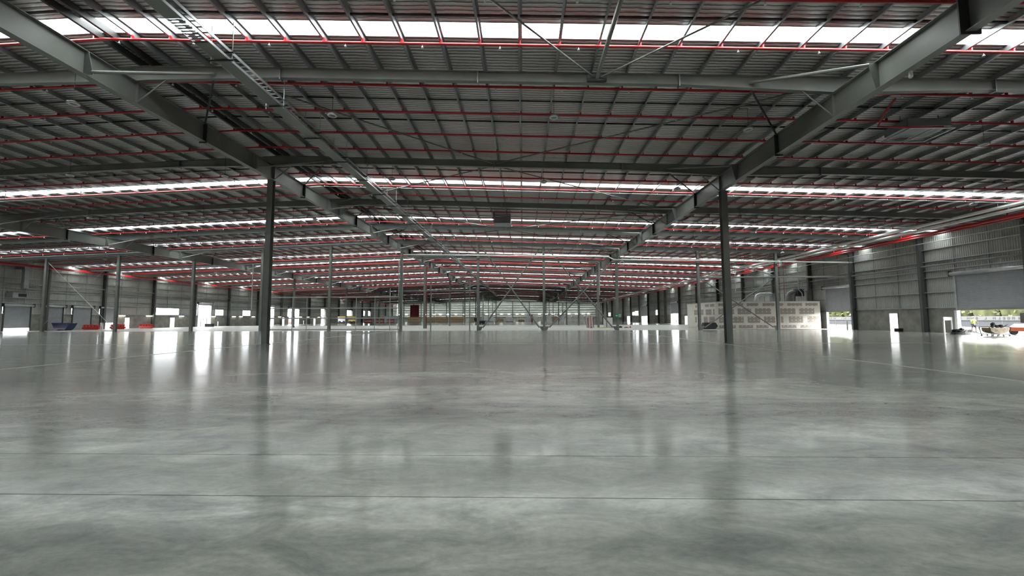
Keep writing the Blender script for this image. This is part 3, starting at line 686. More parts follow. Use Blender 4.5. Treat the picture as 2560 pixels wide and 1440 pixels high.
# two-tier cable tray overhead on the left of the middle bay
tu = tray(-11.1, -10.55, 11.28, 2, 180, 'upper cable ladder running away overhead, right of the left girder', rung=.28)
tl = thing('cable_tray', 'lower solid cable tray with side rails, hung below the upper cable ladder', 'cable tray', (0, 0, 0))
MB().box(-11.08, -10.57, 2, 12.2, 10.99, 11.0).build('tray_bottom', M['steel'], tl)
mb = MB(); y = 12.25
while y < 13.3: mb.box(-11.06, -10.59, y, y+.06, 10.99, 11.0); y += .13
stuff(mb.build('slotted_bottom', M['galv'], tl))
MB().box(-11.08, -10.57, 13.3, 176, 10.99, 11.0).build('tray_bottom', M['steel'], tl)
for x in (-11.09, -10.56): MB().box(x-.01, x+.01, 2, 176, 10.99, 11.08).build('side_rail', M['galv_lt'], tl)
hg = MB().box(-11.28, -10.38, -.025, .025, -.05, 0).mesh('cross_bar', M['dark'])
for i in range(60):
    y = 4.4+3.3*i
    if y > 176: break
    if any(abs(p-y) < .2 for p in PY): y += .45
    t = thing('tray_hanger', 'thin rod hanger with two cross bars holding the overhead cable trays' if i > 12 else 'thin rod hanger with two cross bars, %s from the camera, holding the overhead cable trays' % ORD[i], 'hanger', (0, y, 0), 0, 'hangers of the overhead cable trays')
    put(hg, 'cross_bar', t, (0, 0, 11.27)); put(hg, 'cross_bar', t, (0, 0, 10.98))
    for x in (-11.22, -10.44): MB().box(x-.012, x+.012, -.012, .012, 10.85, T(x)-.01).build('rod', M['galv_lt'], t)
# round hanging lamps (unlit high bays)
def highbay(x, y, z, label, group=None, lit=False):
    t = thing('high_bay_lamp', label, 'lamp', (x, y, z), 0, group)
    MB().lathe([(.06, .10), (.10, .09), (.20, .03), (.235, .01), (.235, -.03), (.20, -.035)], (0, 0, 0), 20).build('housing', M['galv'], t, smooth=True)
    MB().torus((0, 0, -.035), .17, .045, 'z', 20, 6).build('diffuser', M['white'], t, smooth=True)
    px_ = -.04+1.5*round((x+.04)/1.5); MB().tube((0, 0, .09), (0, 0, T(x)-z-.04), .008, 5).build('cable', M['black'], t)
    a_, b2 = sorted((0, px_-x)); MB().box(a_-.03, b2+.03, -.02, .02, T(x)-z-.04, T(px_)-z-.001 if T(px_) > T(x) else T(px_)-z-.001).build('hanger_bar', M['galv'], t)
    return t
rows_ = {19.0: 'first', 28.3: 'second', 40: 'third', 50.5: 'fourth', 62.5: 'fifth'}
colsx = [(-58.5, 'far left'), (-48.6, 'outer left'), (-38.9, 'left aisle outer'), (-29.2, 'left aisle middle'), (-19.4, 'left aisle inner'), (-8.7, 'left'), (1.5, 'middle'), (10.85, 'right'), (23.0, 'right aisle inner'), (33.0, 'right aisle outer')]
def clearp(y):
    for p in PY:
        if abs(p-y) < .4: return p+.42
    return y
for y, rn in rows_.items():
    for x, cn in colsx:
        highbay(x, clearp(y+.09*(x-1.5)), min(11.0, T(x)-1.0), 'round unlit high bay lamp, %s row from the camera, %s position' % (rn, cn), 'high bay lamps')
for y in (75, 90, 105, 120, 135, 150):
    for x in (-56, -38, -26, -6, 5, 26, 36): highbay(x, clearp(y), T(x)-1.0, 'small distant round high bay lamp beyond the braced columns', 'distant high bay lamps')
# ventilation boxes under the roof
t = thing('vent_duct', 'dark square roof ventilation box hanging before the third skylight', 'duct', (-2.0, 42.5, 0))
MB().box(-.85, .85, -.9, .9, 11.2, 11.85).build('box', M['galv'], t)
for x in (-.8, .8): MB().box(x-.03, x+.03, -1.6, .3, 11.86, 12.2).build('hanger_frame', M['dark'], t)
for yv in (-1.5, -1.1): MB().box(-.8, .8, yv-.03, yv+.03, 11.9, 11.96).build('cross_bar', M['galv'], t)
t = thing('vent_duct', 'grey ventilation box with glazed frame and red pipe loop, right of the right girder', 'duct', (19.1, 20.3, 0))
MB().box(-.9, 1.1, -.6, .7, 10.6, 10.98).build('box', M['galv'], t)
for a_ in ((-.95, -.9, -.75, .85), (1.1, 1.15, -.75, .85), (.2, .24, -.75, .85), (-.9, 1.1, -.75, -.7), (-.9, 1.1, .8, .85)):
    MB().box(*a_, 10.42, 10.49).build('grille_frame', M['galv_lt'], t)
for x in (-.8, 1.0): MB().box(x-.015, x+.015, -.12, -.09, 10.98, T(20)+.02).build('hanger_rod', M['galv'], t)
pipe([(16.5, 18.35, T(16.5)-.2), (16.6, 19.0, 11.0), (16.8, 19.7, 10.6), (17.6, 19.5, 10.45), (19.6, 19.5, 10.45)], .045, 'dark red pipe loop beside the grey ventilation box', mat='red')
# security camera on the right girder
t = thing('security_camera', 'small white security camera under the right girder beside the nearest rafter', 'camera', (13.05, 13.9, gb(13.0)-.07))
MB().box(-.04, .04, -.04, .04, -.08, .068).build('bracket', M['white'], t)
MB().lathe([(.04, -.02), (.06, -.03), (.066, -.08), (.05, -.12), (.02, -.14)], (0, 0, -.04), 12).build('dome', M['white'], t, smooth=True)
# hose rings
for x, y, z, l in ((14.2, 60, 9.45, 'white ring'), (25.2, 60, 10.1, 'red'), (31.2, 60, 10.1, 'red'), (-61, 60, 10.0, 'red'), (-34.6, 60, 10.9, 'red')):
    wh = l == 'white ring'
    lab = {14.2: 'white ring hanging beside the exit sign column, high up', 25.2: 'thin red ring high up between near right column and its left neighbour', 31.2: 'thin red ring high up, right of the near right column',
           -61: 'thin red ring hanging high at the far left', -34.6: 'thin red ring hanging high beside the near left column'}[x]
    t = thing('hose_ring', lab, 'ring', (x, y, z))
    MB().torus((0, 0, 0), .30 if wh else .34, .07 if wh else .045, 'y', 18, 6).build('ring', M['white' if wh else 'ring'], t, smooth=True)
    MB().tube((0, 0, .33), (0, 0, T(x)+PUR+.01-z), .01, 5).build('cord', M['galv'], t)

# ================================================================== PLASTERBOARD ROOM (right)
RY, RX0, RX1, RZ = 62.7, 28.4, 43.45, 3.98
room = thing('plasterboard_room', 'low room clad in jointed brown plasterboard with white stopping, against the right wall', 'room', (0, 0, 0))
MB().box(RX0, RX1, RY, RY+.12, 0, RZ).build('front_wall', M['plaster'], room)
MB().box(RX0, RX0+.12, RY+.12, 73.5, 0, RZ).build('side_wall', M['plaster'], room)
MB().box(RX0+.12, RX1, 73.38, 73.5, 0, RZ).build('rear_wall', M['plaster'], room)
MB().box(RX0+.12, RX1, RY+.12, 73.38, RZ-.10, RZ+.05).build('room_ceiling', M['plaster'], room)
MB().box(RX0-.03, RX1, RY-.03, RY+.15, RZ, RZ+.05).build('top_track', M['galv_lt'], room)
MB().box(RX0-.03, RX0+.15, RY+.15, 73.5, RZ, RZ+.05).build('top_track', M['galv_lt'], room)
R_ = [((890, 930), [(380, 475), (590, 755), (810, 985), (1048, 1230), (1300, 1360), (1418, 1638), (1690, 1870)]),
      ((960, 1040), [(380, 490), (585, 615), (670, 870), (930, 1170), (1305, 1535), (1590, 1815)]),
      ((1070, 1155), [(385, 490), (590, 755), (815, 1000), (1060, 1230), (1310, 1350), (1430, 1640), (1710, 1875)]),
      ((1185, 1225), [(385, 490), (590, 630), (680, 890), (940, 1120), (1315, 1540), (1595, 1830)])]
def bx(v): return RX0+.35+(v-380)*(RX1-RX0-.6)/(1880-380)
def bz(v): return max(.12, 4.0-(v-868)*(4.0/368))
for (za, zb), cols_ in R_:
    for (a, b_) in cols_:
        MB().box(bx(a), bx(b_), RY-.006, RY+.01, bz(zb), bz(za)).build('plasterboard', M['board'], room)
for (za, zb), cols_ in (((895, 935), [(63.2, 64.6), (65.0, 66.4), (69.4, 70.1)]), ((965, 1045), [(63.2, 63.7), (64.2, 66.2), (67.0, 68.2), (69.3, 70.6)]), ((1070, 1155), [(63.2, 65.0), (65.6, 67.0), (69.6, 70.3)]), ((1185, 1220), [(63.2, 64.0), (64.6, 66.4), (67.6, 69.6)])):
    for (a, b_) in cols_: MB().box(RX0-.006, RX0+.01, a, b_, bz(zb), bz(za)).build('plasterboard', M['board'], room)
# plant and ducts on and above the room
t = thing('duct_elbow', 'two grey hooded duct bends on the roof of the plasterboard room, right end', 'duct', (41.3, 66.5, RZ+.05))
for dx in (0, .75):
    MB().path([(dx, 0, 0), (dx, 0, .9), (dx+.12, 0, 1.3), (dx+.5, 0, 1.5), (dx+1.3, 0, 1.52)], .32, 10).build('bend', M['galv'], t, smooth=True)
MB().box(1.2, 2.1, -.6, .6, .9, 2.0).build('fan_box', M['dark'], t)
t = thing('duct_elbow', 'silver flexible duct bend on the roof of the plasterboard room, middle', 'duct', (36.4, 66.5, RZ+.05))
MB().path([(0, 0, 0), (0, 0, .6), (.15, 0, 1.0), (.6, 0, 1.2), (2.2, 0, 1.2), (2.4, 0, 1.1)], .3, 10).build('bend', M['galv_lt'], t, smooth=True)
MB().box(2.3, 3.3, -.5, .5, .0, 1.3).build('unit', M['galv'], t)
pipe([(42.6, 65.2, RZ+.05), (42.6, 65.2, 5.3), (42.1, 65.2, 5.9), (42.1, 65.2, 8.9), (37.5, 65.2, 8.7)], .06, 'pale stepped conduit climbing from the plasterboard room roof', hang=[(39.7, 65.2, 8.75, T(39.7)+.02), (41.8, 65.2, 8.85, T(41.8)+.02)])
pipe([(42.95, 64.9, RZ+.05), (42.95, 64.9, 5.4), (42.45, 64.9, 6.0), (42.45, 64.9, 9.1), (37.5, 64.9, 8.95)], .05, 'second pale stepped conduit beside the first, over the plasterboard room', hang=[(39.7, 64.9, 8.95, T(39.7)+.02)])
pipe([(39.6, 72, RZ+.05), (39.6, 72, 6.1), (36.0, 72, 6.0), (36.0, 72, 10.7)], .05, 'thin pale conduit with two bends behind the crossed braces, above the room', mat='galv_lt')
pipe([(41.0, 66.9, RZ+.05), (41.0, 66.9, 10.4)], .035, 'thin dark red pipe rising above the plasterboard room, right of its neighbour', mat='dred')
pipe([(40.3, 66.9, RZ+.05), (40.3, 66.9, 10.5)], .035, 'thin dark red pipe rising above the plasterboard room, left of its neighbour', mat='dred')

# ================================================================== EXIT SIGN on its column
t = thing('exit_sign', 'green exit sign with white arrow and running figure on a braced column', 'sign', (12.85, 57.2, 0))
MB().box(-.44, .44, -.03, .03, 1.72, 2.22).build('panel', M['green'], t)
MB().box(-.10, .10, .03, .239, 1.85, 2.05).build('bracket', M['galv'], t)
MB().ext([(-.36, 1.97), (-.20, 1.84), (-.20, 1.92), (-.06, 1.92), (-.06, 2.02), (-.20, 2.02), (-.20, 2.10)], -.036, -.03, 'y').build('arrow', M['white'], t)
MB().box(.06, .38, -.036, -.03, 1.78, 2.17).build('door_symbol', M['white'], t)
fg = MB(); fg.ext([(.16, 1.97), (.23, 1.97), (.27, 2.06), (.20, 2.07)], -.041, -.036, 'y')
fg.ext([(.18, 1.98), (.10, 1.90), (.12, 1.87), (.22, 1.96)], -.041, -.036, 'y'); fg.ext([(.21, 1.98), (.29, 1.92), (.30, 1.82), (.33, 1.82), (.33, 1.94), (.25, 1.99)], -.041, -.036, 'y'); fg.lathe([(.0, -.0025), (.028, -.0025), (.028, .0025), (0, .0025)], (.245, -.0385, 2.11), 8, 'y')
stuff(fg.build('running_figure', M['green'], t))

# ================================================================== OBJECTS ON THE FLOOR
def gridsolid(xs, zs, mask, y0, y1):
    """connected solid from a grid of cells (mask rows from the bottom) extruded in y"""
    mb = MB(); nx, nz = len(xs), len(zs); idx = lambda i, j, k: k*nx*nz+j*nx+i
    mb.v = [(x, y, z) for y in (y0, y1) for z in zs for x in xs]
    on = lambda i, j: 0 <= i < nx-1 and 0 <= j < nz-1 and mask[j][i] == '1'
    for j in range(nz-1):
        for i in range(nx-1):
            if not on(i, j): continue
            mb.f += [(idx(i, j, 0), idx(i+1, j, 0), idx(i+1, j+1, 0), idx(i, j+1, 0)), (idx(i, j, 1), idx(i, j+1, 1), idx(i+1, j+1, 1), idx(i+1, j, 1))]
            if not on(i-1, j): mb.f.append((idx(i, j, 0), idx(i, j+1, 0), idx(i, j+1, 1), idx(i, j, 1)))
            if not on(i+1, j): mb.f.append((idx(i+1, j, 0), idx(i+1, j, 1), idx(i+1, j+1, 1), idx(i+1, j+1, 0)))
            if not on(i, j-1): mb.f.append((idx(i, j, 0), idx(i, j, 1), idx(i+1, j, 1), idx(i+1, j, 0)))
            if not on(i, j+1): mb.f.append((idx(i, j+1, 0), idx(i+1, j+1, 0), idx(i+1, j+1, 1), idx(i, j+1, 1)))
    return mb
def barrier(x, y, rz, label):
    t = thing('water_barrier', label, 'barrier', (x, y, 0), rz)
    xs = [-1.2, -1.0, -.95, -.55, -.45, -.05, .05, .45, .55, .95, 1.0, 1.2]
    zs = [.0, .12, .45, .50, .62, .72, .85]
    mask = ['00111111100', '11111111111', '01111111110', '01010101010', '11010101011', '01111111110']
    gridsolid(xs, zs, ['0'+m_[1:-1]+'0' if k in (0,) else m_ for k, m_ in enumerate(mask)], -.2, .2).build('body', M['redpl'], t)
    for sx in (-.75, .75): MB().box(sx-.2, sx+.2, -.25, .25, 0, .12).build('foot', M['redpl'], t)
    MB().lathe([(.09, .85), (.09, .9), (.05, .92)], (0, 0, 0), 10).build('filler_cap', M['redpl'], t)
    return t
# (seen across the hall, in front of the small roller doors of the left wall)
barrier(-72.9, 69.6, .15, 'red plastic water barrier, first right of the blue bin')
barrier(-72.6, 74.0, .1, 'red plastic water barrier in front of the partly open small roller door')
barrier(-72.4, 79.5, .12, 'red plastic water barrier in front of the open small side door, nearer one')
barrier(-73.4, 81.2, -.5, 'red plastic water barrier half hidden behind another, before the small side door')
t = thing('tipping_bin', 'blue steel tipping bin before the second small roller door', 'bin', (-73.5, 66.0, 0), .1)
MB().ext([(-1.3, 1.15), (-.9, .15), (.75, .15), (1.3, 1.15)], -.7, .7, 'y').build('body', M['blue'], t)
MB().box(-1.3, 1.3, -.75, -.7, 1.08, 1.2).build('rim', M['blue'], t)
for sx in (-.6, .45): MB().box(sx-.12, sx+.12, -.6, .6, 0, .15).build('skid', M['black'], t)
def bollard(x, y, label, h=1.2, grp=None, mat='white'):
    t = thing('bollard', label, 'bollard', (x, y, 0), 0, grp)
    MB().tube((0, 0, .02), (0, 0, h), .08, 10).build('post', M[mat], t, smooth=True); MB().box(-.15, .15, -.15, .15, .001, .02).build('base_plate', M['galv'], t)
for i, (y, l) in enumerate(((64.0, 'between the first and second small roller doors'), (68.7, 'between the second and third small roller doors'), (73.3, 'left of the fourth small roller door'), (77.6, 'right of the fourth small roller door'), (96.4, 'left of the tall open doorway'), (102.0, 'right of the tall open doorway'), (119.6, 'left of the second tall opening'), (134.5, 'left of the third tall opening'), (142.6, 'right of the third tall opening'))):
    bollard(-74.9, y, 'white bollard at the left wall, '+l)
bollard(42.9, 57.0, 'white bollard beside the narrower roller door of the right wall, left jamb'[:60], 1.25)
bollard(43.3, 44.6, 'white bollard beside the wide roller door at the right'); bollard(43.2, 120.0, 'small white bollard beside the third roller door of the right wall')
def blockbox(x, y, sx, sy, sz, label, mat='black', name='dark_box', cat='box'):
    t = thing(name, label, cat, (x, y, 0))
    MB().box(-sx/2, sx/2, -sy/2, sy/2, 0, sz*.86).build('body', M[mat], t)
    MB().box(-sx/2-.02, sx/2+.02, -sy/2-.02, sy/2+.02, sz*.86, sz).build('lid', M[mat], t)
blockbox(43.6, 50.2, .5, .6, .34, 'small dark box on the floor beside the narrow doorway in the right wall')
blockbox(-72.4, 95.9, 1.6, .8, .7, 'dark box on the floor in front of the tall open doorway')
t = thing('black_case', 'black case on the floor left of the plasterboard room', 'case', (27.0, 62.2, 0))
MB().ext([(-.8, 0), (.8, 0), (1.2, .45), (.9, .95), (-.7, .95), (-.85, .5)], -.4, .4, 'y').build('shell', M['black'], t)
MB().box(-.2, .2, -.42, -.40, .5, .56).build('handle', M['dark'], t)
# heap of black hose and sheeting by the wide roller door
hp = thing('hose_heap', 'low black heap of hoses and sheeting before the wide roller door', 'heap', (41.1, 40.7, 0))
random.seed(3); mb = MB(); n = 22
vs, fs = [], []
for j in range(9):
    for i in range(n):
        a = 2*PI*i/n; r_ = 1-j/8.0; R = r_**.6
        hgt = (1-r_**2)*(.42+.12*math.sin(3*a)+.10*random.uniform(-1, 1))*(1 if j else 0)
        vs.append((math.cos(a)*R*1.0, math.sin(a)*R*.5, max(.0, hgt)))
mb.add(vs, [(j*n+i, j*n+(i+1) % n, (j+1)*n+(i+1) % n, (j+1)*n+i) for j in range(8) for i in range(n)]+[tuple(range(8*n, 9*n)), tuple(range(n-1, -1, -1))]); mb.build('sheeting', M['black'], hp)
for k in range(5):
    pts = [(math.cos(a*.7+k)*(.5+.12*k), math.sin(a*.7+k)*.35, .22+.22*abs(math.sin(a+k*1.3))) for a in [q*.5 for q in range(12)]]
    MB().path(pts, .045, 6).build('hose', M['rubber'], hp, smooth=True)
MB().path([(.6, 0, .2), (1.1, -.1, .25), (1.6, .1, .12), (2.0, .2, .04)], .035, 6).build('hose', M['rubber'], hp, smooth=True)
MB().path([(.5, .1, .3), (1.1, .3, .42), (1.8, .7, .2), (2.4, 1.1, .04)], .03, 6).build('hose', M['rubber'], hp, smooth=True)
# wheeled tub cart with a black bundle
ct = thing('tub_cart', 'round-bellied plywood tub on a steel frame with small wheels, before the wide roller door', 'cart', (40.25, 37.1, 0)); ct.scale = (.8, .8, .8)
prof = [(math.cos(a)*.92, .62+math.sin(a)*.40 if math.sin(a) < 0 else .62+.22) for a in [PI*(1+q/12) for q in range(13)]]
poly = [(-.92, .86)]+[(p[0], .66+(p[1]-.62)) for p in prof]+[(.92, .86)]
MB().ext(poly, -.45, .45, 'y').build('tub', M['tan'], ct)
MB().box(-.45, -.22, -.46, -.45, .55, .70).build('slot', M['black'], ct)
for yy in (-.5, .5):
    MB().path([(-1.1, yy, .95), (-.95, yy, .22), (.95, yy, .22), (1.1, yy, .95)], .035, 6).build('frame_rail', M['dark'], ct)
    MB().path([(-1.12, yy, .96), (1.12, yy, .96)], .022, 6).build('top_rail', M['dark'], ct)
    for sx in (-.9, -.3, .3, .9):
        MB().tube((sx, yy-.025, .085), (sx, yy+.025, .085), .085, 12).build('wheel', M['rubber'], ct)
        MB().box(sx-.02, sx+.02, yy-.03, yy+.03, .15, .21).build('fork', M['galv'], ct)
for sx in (-1.1, 1.1): MB().tube((sx, -.5, .95), (sx, .5, .95), .025, 6).build('end_bar', M['dark'], ct)
bd = thing('black_bundle', 'black tangled bundle lying on the wheeled tub', 'bundle', (40.4, 37.1, .689)); bd.scale = (.8, .8, .8)
for k in range(7):
    R = .16+.035*(k % 3); cx = -.55+.18*k*.9 if k < 4 else .05+.15*(k-3)
    mb = MB(); mb.lathe([(.02, -R*.9), (R*.75, -R*.6), (R, 0), (R*.8, R*.55), (.03, R*(.9 if k < 4 else .7))], (cx, .05*((k*7) % 5-2), R*.9 + (.17 if k in (1, 2) else 0)), 9)
    mb.build('bundle_fold', M['black'], bd)
MB().path([(.3, -.2, .05), (.75, -.25, .28), (.95, -.2, .33)], .05, 6).build('handle', M['black'], bd)
# clutter just behind the braced row: stacked boards, cones, trestle
t = thing('board_stack', 'pale leaning stack of boards left of the column behind the exit sign, with dark props', 'stack', (12.9-.5, 74.3, 0), .03)
for k in range(4): MB().ext([(-.2+.06*k, 0), (-.15+.06*k, 0), (.0+.06*k, 1.95), (-.05+.06*k, 1.95)], -1.3, 1.3, 'x').build('board', M['wrap'], t) if False else MB().box(-1.25, -.1, -.05+.06*k, -.01+.06*k, .001, 1.9).build('board', M['wrap'], t)
for sx in (-1.05, -.05): MB().tube((sx, -.35, 0), (sx-.08, -.12, 1.75), .05, 6).build('prop', M['dark'], t)
t = thing('board_stack', 'pale stack of boards right of the column behind the exit sign', 'stack', (15.5, 74.3, 0), -.03)
for k in range(4): MB().box(-1.35, .2, -.05+.06*k, -.01+.06*k, .001, 1.75).build('board', M['wrap'], t)
MB().tube((-.9, -.4, 0), (-.8, -.12, 1.7), .06, 6).build('prop', M['dark'], t)
def cone(x, y, label, sc=1):
    t = thing('traffic_cone', label, 'cone', (x, y, 0))
    MB().box(-.19*sc, .19*sc, -.19*sc, .19*sc, 0, .03).build('base', M['orange'], t)
    MB().lathe([(.14*sc, .03), (.105*sc, .25*sc), (.075*sc, .45*sc), (.03*sc, .72*sc)], (0, 0, 0), 12).build('body', M['orange'], t, smooth=True)
    MB().lathe([(.108*sc, .25*sc), (.078*sc, .44*sc)], (0, 0, 0), 12).build('band', M['white'], t)
cone(11.6, 71.8, 'orange traffic cone left of the leaning boards'); cone(18.3, 72.5, 'orange traffic cone at the right end of the board stacks')
t = thing('step_ladder', 'red and white step ladder standing left of the leaning boards', 'ladder', (11.55, 73.2, 0))
for sx in (-.28, .28):
    MB().tube((sx, -.45, 0), (sx*.6, 0, 2.0), .035, 6).build('stile', M['redpl'], t); MB().tube((sx, .45, 0), (sx*.6, .05, 2.0), .03, 6).build('rear_leg', M['redpl'], t)
for k in range(6): zz = .3*k+.25; MB().box(-.28+.11*zz/2, .28-.11*zz/2, -.47+.45*zz/2, -.39+.45*zz/2, zz-.015, zz+.015).build('tread', M['galv_lt'], t)
MB().box(-.2, .2, -.06, .12, 1.99, 2.04).build('cap', M['redpl'], t)
t = thing('timber_pile', 'low pile of yellow battens on the floor under the leaning boards', 'timber', (14.2, 71.8, 0))
for k in range(5): MB().box(-1.6+.1*k, 1.5+.05*k, -.3+.13*k, -.2+.13*k, .001, .1).build('batten', M['yellow'], t)
t = thing('toolbox', 'small dark toolbox right of the board stacks', 'box', (16.6, 72.3, 0)); MB().box(-.25, .25, -.15, .15, 0, .26).build('body', M['dark'], t); MB().box(-.08, .08, -.02, .02, .26, .31).build('handle', M['dark'], t)
t = thing('toolbox', 'flat red toolbox on the floor beside the orange cone', 'box', (17.6, 72.3, 0)); MB().box(-.35, .35, -.15, .15, 0, .14).build('body', M['redpl'], t); MB().box(-.08, .08, -.02, .02, .14, .19).build('handle', M['dark'], t)
# far flatbed trailer
t = thing('flatbed_trailer', 'black flatbed trailer with two wheels seen far off behind the crossed braces', 'trailer', (-11.4, 131, 0))
MB().box(-3.2, .9, -1.1, 1.1, .72, 1.0).build('deck', M['black'], t); MB().box(.9, 3.6, -.08, .08, .55, .68).build('drawbar', M['black'], t); MB().box(-3.6, -2.6, -.9, .9, 1.0, 1.9).build('headboard_box', M['black'], t)
for sx in (-1.9, -.8): MB().tube((sx, -1.15, .45), (sx, -.9, .45), .45, 14).build('wheel', M['rubber'], t); MB().tube((sx, .9, .45), (sx, 1.15, .45), .45, 14).build('wheel', M['rubber'], t)
for sx in (-1.35,): MB().box(sx-.9, sx+.9, -.85, .85, .45, .6).build('axle_beam', M['dark'], t)
# far row of wrapped pallets
def pallet(x, y, w_, h, label, mat='wrap', bulge=.0):
    t = thing('pallet_load', label, 'pallet', (x, y, 0))
    for sx in (-w_/2+.1, 0, w_/2-.1): MB().box(sx-.07, sx+.07, -.6, .6, 0, .1).build('bearer', M['timber'], t)
    MB().box(-w_/2, w_/2, -.6, .6, .1, .14).build('deck', M['timber'], t)
    n = max(2, int(h/.7))
    for k in range(n):
        j = random.uniform(-.04, .04); z0 = .14+(h-.14)*k/n
        MB().box(-w_/2+.05+j, w_/2-.05+j, -.55, .55, z0, z0+(h-.14)/n-.02).build('load_layer', M[mat], t)
    return t
fp = [(-19.3, -16.5, 2.9, 'wrap', 'white wrapped pallet load, first right of the far white lamp post'), (-16.1, -13.6, 2.9, 'wrap', 'white wrapped pallet load, second from the left in the far row'), (-12.3, -9.2, 1.7, 'brown', 'brown cardboard pallet load with a pale top in the far row'),
      (-2.2, .8, 1.2, 'brown', 'low pallet load under pale wrapping, left of the dark red post'), (1.6, 3.8, 2.9, 'wrap', 'white wrapped pallet load just left of the dark red post'), (5.0, 7.2, 2.8, 'wrap', 'white wrapped pallet load just right of the dark red post'),
      (8.6, 10.6, 2.8, 'wrap', 'white wrapped pallet load behind the middle braced column, left'), (11.2, 13.5, 2.8, 'wrap', 'white wrapped pallet load behind the middle braced column, right'), (13.9, 16.1, 2.7, 'brown', 'brownish wrapped pallet load in the middle of the far row'),
      (17.6, 19.7, 2.9, 'wrap', 'white wrapped pallet load, fifth from the right end of the far row'), (21.2, 22.9, 2.9, 'wrap', 'white wrapped pallet load, fourth from the right end of the far row'), (23.3, 26.3, 2.9, 'wrap', 'wide white wrapped pallet load, third from the right end'),
      (26.8, 28.9, 2.9, 'wrap', 'white wrapped pallet load, second from the right end of the far row'), (29.5, 31.7, 2.9, 'wrap', 'white wrapped pallet load at the right end of the far row')]
for a, b_, h, mt, l in fp: pallet((a+b_)/2, 200, b_-a, h, l, mt)
t = thing('covered_heap', 'heap under a white sheet on the far floor beside the brown pallet load', 'heap', (-6.2, 200, 0))
MB().ext([(-2.0, 0), (2.0, 0), (2.15, .9), (1.2, 2.5), (-1.8, 2.6), (-2.15, 1.2)], -.7, .7, 'y').build('sheet', M['wrap'], t); MB().box(-1.8, 1.8, -.8, -.7, 0, .35).build('base', M['brown'], t)
t = thing('red_post', 'dark red upright between wrapped pallets on the far floor', 'post', (4.4, 199, 0)); MB().box(-.25, .25, -.25, .25, .02, 3.4).build('post', M['dred'], t); MB().box(-.35, .35, -.35, .35, 0, .02).build('base_plate', M['dred'], t)
for a, b_, h, l in ((-54.7, -48.9, 2.6, 'pile of raw timber under the red rack at the far left'), (-46.4, -41.6, 2.4, 'pile of raw timber on the far floor, second from the left'), (-41.3, -35.6, 2.5, 'pile of raw timber on the far floor, third from the left'), (-35.3, -27.9, 2.5, 'long pile of raw timber on the far floor, right end of the row'), (-25.5, -22.5, 1.6, 'low short pile of raw timber right of the long pile')):
    t = thing('timber_pile', l, 'timber', ((a+b_)/2, 200, 0)); w_ = b_-a
    n = 5
    for k in range(n): MB().box(-w_/2+random.uniform(0, .3), w_/2-random.uniform(0, .3), -.8, .8, h*k/n+.02*(k > 0), h*(k+1)/n).build('timber_bundle', M['timber'] if k % 2 else M['tan'], t)
t = thing('site_container', 'grey steel container far off at the left, before the red rack', 'container', (-61.2, 196, 0))
MB().box(-3.1, 3.1, -1.2, 1.2, .1, 3.0).build('body', M['shutter'], t); MB().box(-3.15, 3.15, -1.25, 1.25, 3.0, 3.08).build('roof', M['galv'], t); MB().box(-3.1, 3.1, -1.0, 1.0, 0, .1).build('skids', M['dark'], t)
t = thing('red_rack', 'tall red steel rack standing at the far wall on the left', 'rack', (-60.8, 236, 0))
for sx in (-2.3, -1.15, 0, 1.15, 2.3): MB().box(sx-.12, sx+.12, -.6, -.4, 0, 9.4).build('upright', M['dred'], t); MB().box(sx-.12, sx+.12, .4, .6, 0, 9.4).build('upright', M['dred'], t)
for z in (1.5, 2.8, 4.1, 5.4, 6.7, 8.0, 9.2): MB().box(-2.42, 2.42, -.66, -.6, z, z+.25).build('beam', M['dred'], t); MB().box(-2.42, 2.42, .6, .66, z, z+.25).build('beam', M['dred'], t)
MB().box(-2.3, 2.3, .35, .39, .1, 9.3).build('mesh_back', M['dred'], t)
t = thing('boom_machine', 'yellow machine with a long beam body parked far off at the left', 'machine', (-69.0, 165, 0))
MB().box(-3.6, 3.4, -.9, .9, 1.9, 2.7).build('upper_body', M['yellow'], t); MB().box(-3.5, -.4, -1, 1, .5, 1.85).build('cabin', M['wrap'], t); MB().box(.6, 3.2, -.8, .8, .7, 1.5).build('chassis', M['yellow'], t)
for sx in (-2.8, -1.2, 1.2, 2.7): MB().tube((sx, -1.1, .5), (sx, -.8, .5), .5, 12).build('wheel', M['rubber'], t); MB().tube((sx, .8, .5), (sx, 1.1, .5), .5, 12).build('wheel', M['rubber'], t)
for i, (x, l) in enumerate(((-63.5, 'left'), (-58.5, 'middle'), (-54.2, 'right'))):
    t = thing('crate_stack', 'dark reddish stack of crates far off before the container, %s one of three' % l, 'crate', (x, 172, 0))
    for k in range(3): MB().box(-1.5+.05*k, 1.5-.1*k, -.5, .5, .55*k, .55*k+.53).build('crate', M['dred'] if k != 1 else M['brown'], t)
# wall lamps: bulkhead battens of the left wall and the far wall
def lamp(x, y, z, l, ax, label, group=None):
    t = thing('wall_lamp', label, 'lamp', (x, y, z), 0, group)
    if ax == 'y':
        MB().box(0, .05, -l/2, l/2, -.07, .07).build('back_plate', M['white'], t); MB().tube((.10, -l/2+.05, 0), (.10, l/2-.05, 0), .06, 8).build('lit_tube', M['lamp'], t)
    else:
        MB().box(-l/2, l/2, 0, .05, -.12, .12).build('back_plate', M['white'], t); MB().tube((-l/2+.05, -.10, 0), (l/2-.05, -.10, 0), .12, 8).build('lit_tube', M['lamp'], t)
where = {58.9: 'at the left edge of the view', 78.4: 'right of the small roller doors', 84.2: 'just left of the strip window', 92.4: 'right of the strip window', 102.2: 'right of the tall doorway', 109.5: 'between two strip windows', 112.3: 'just left of the second strip window', 117.6: 'right of the second strip window'}
for y, wv_ in where.items(): lamp(WL+.01, y, 2.42, 1.3, 'y', 'lit tube lamp on the left wall, '+wv_)
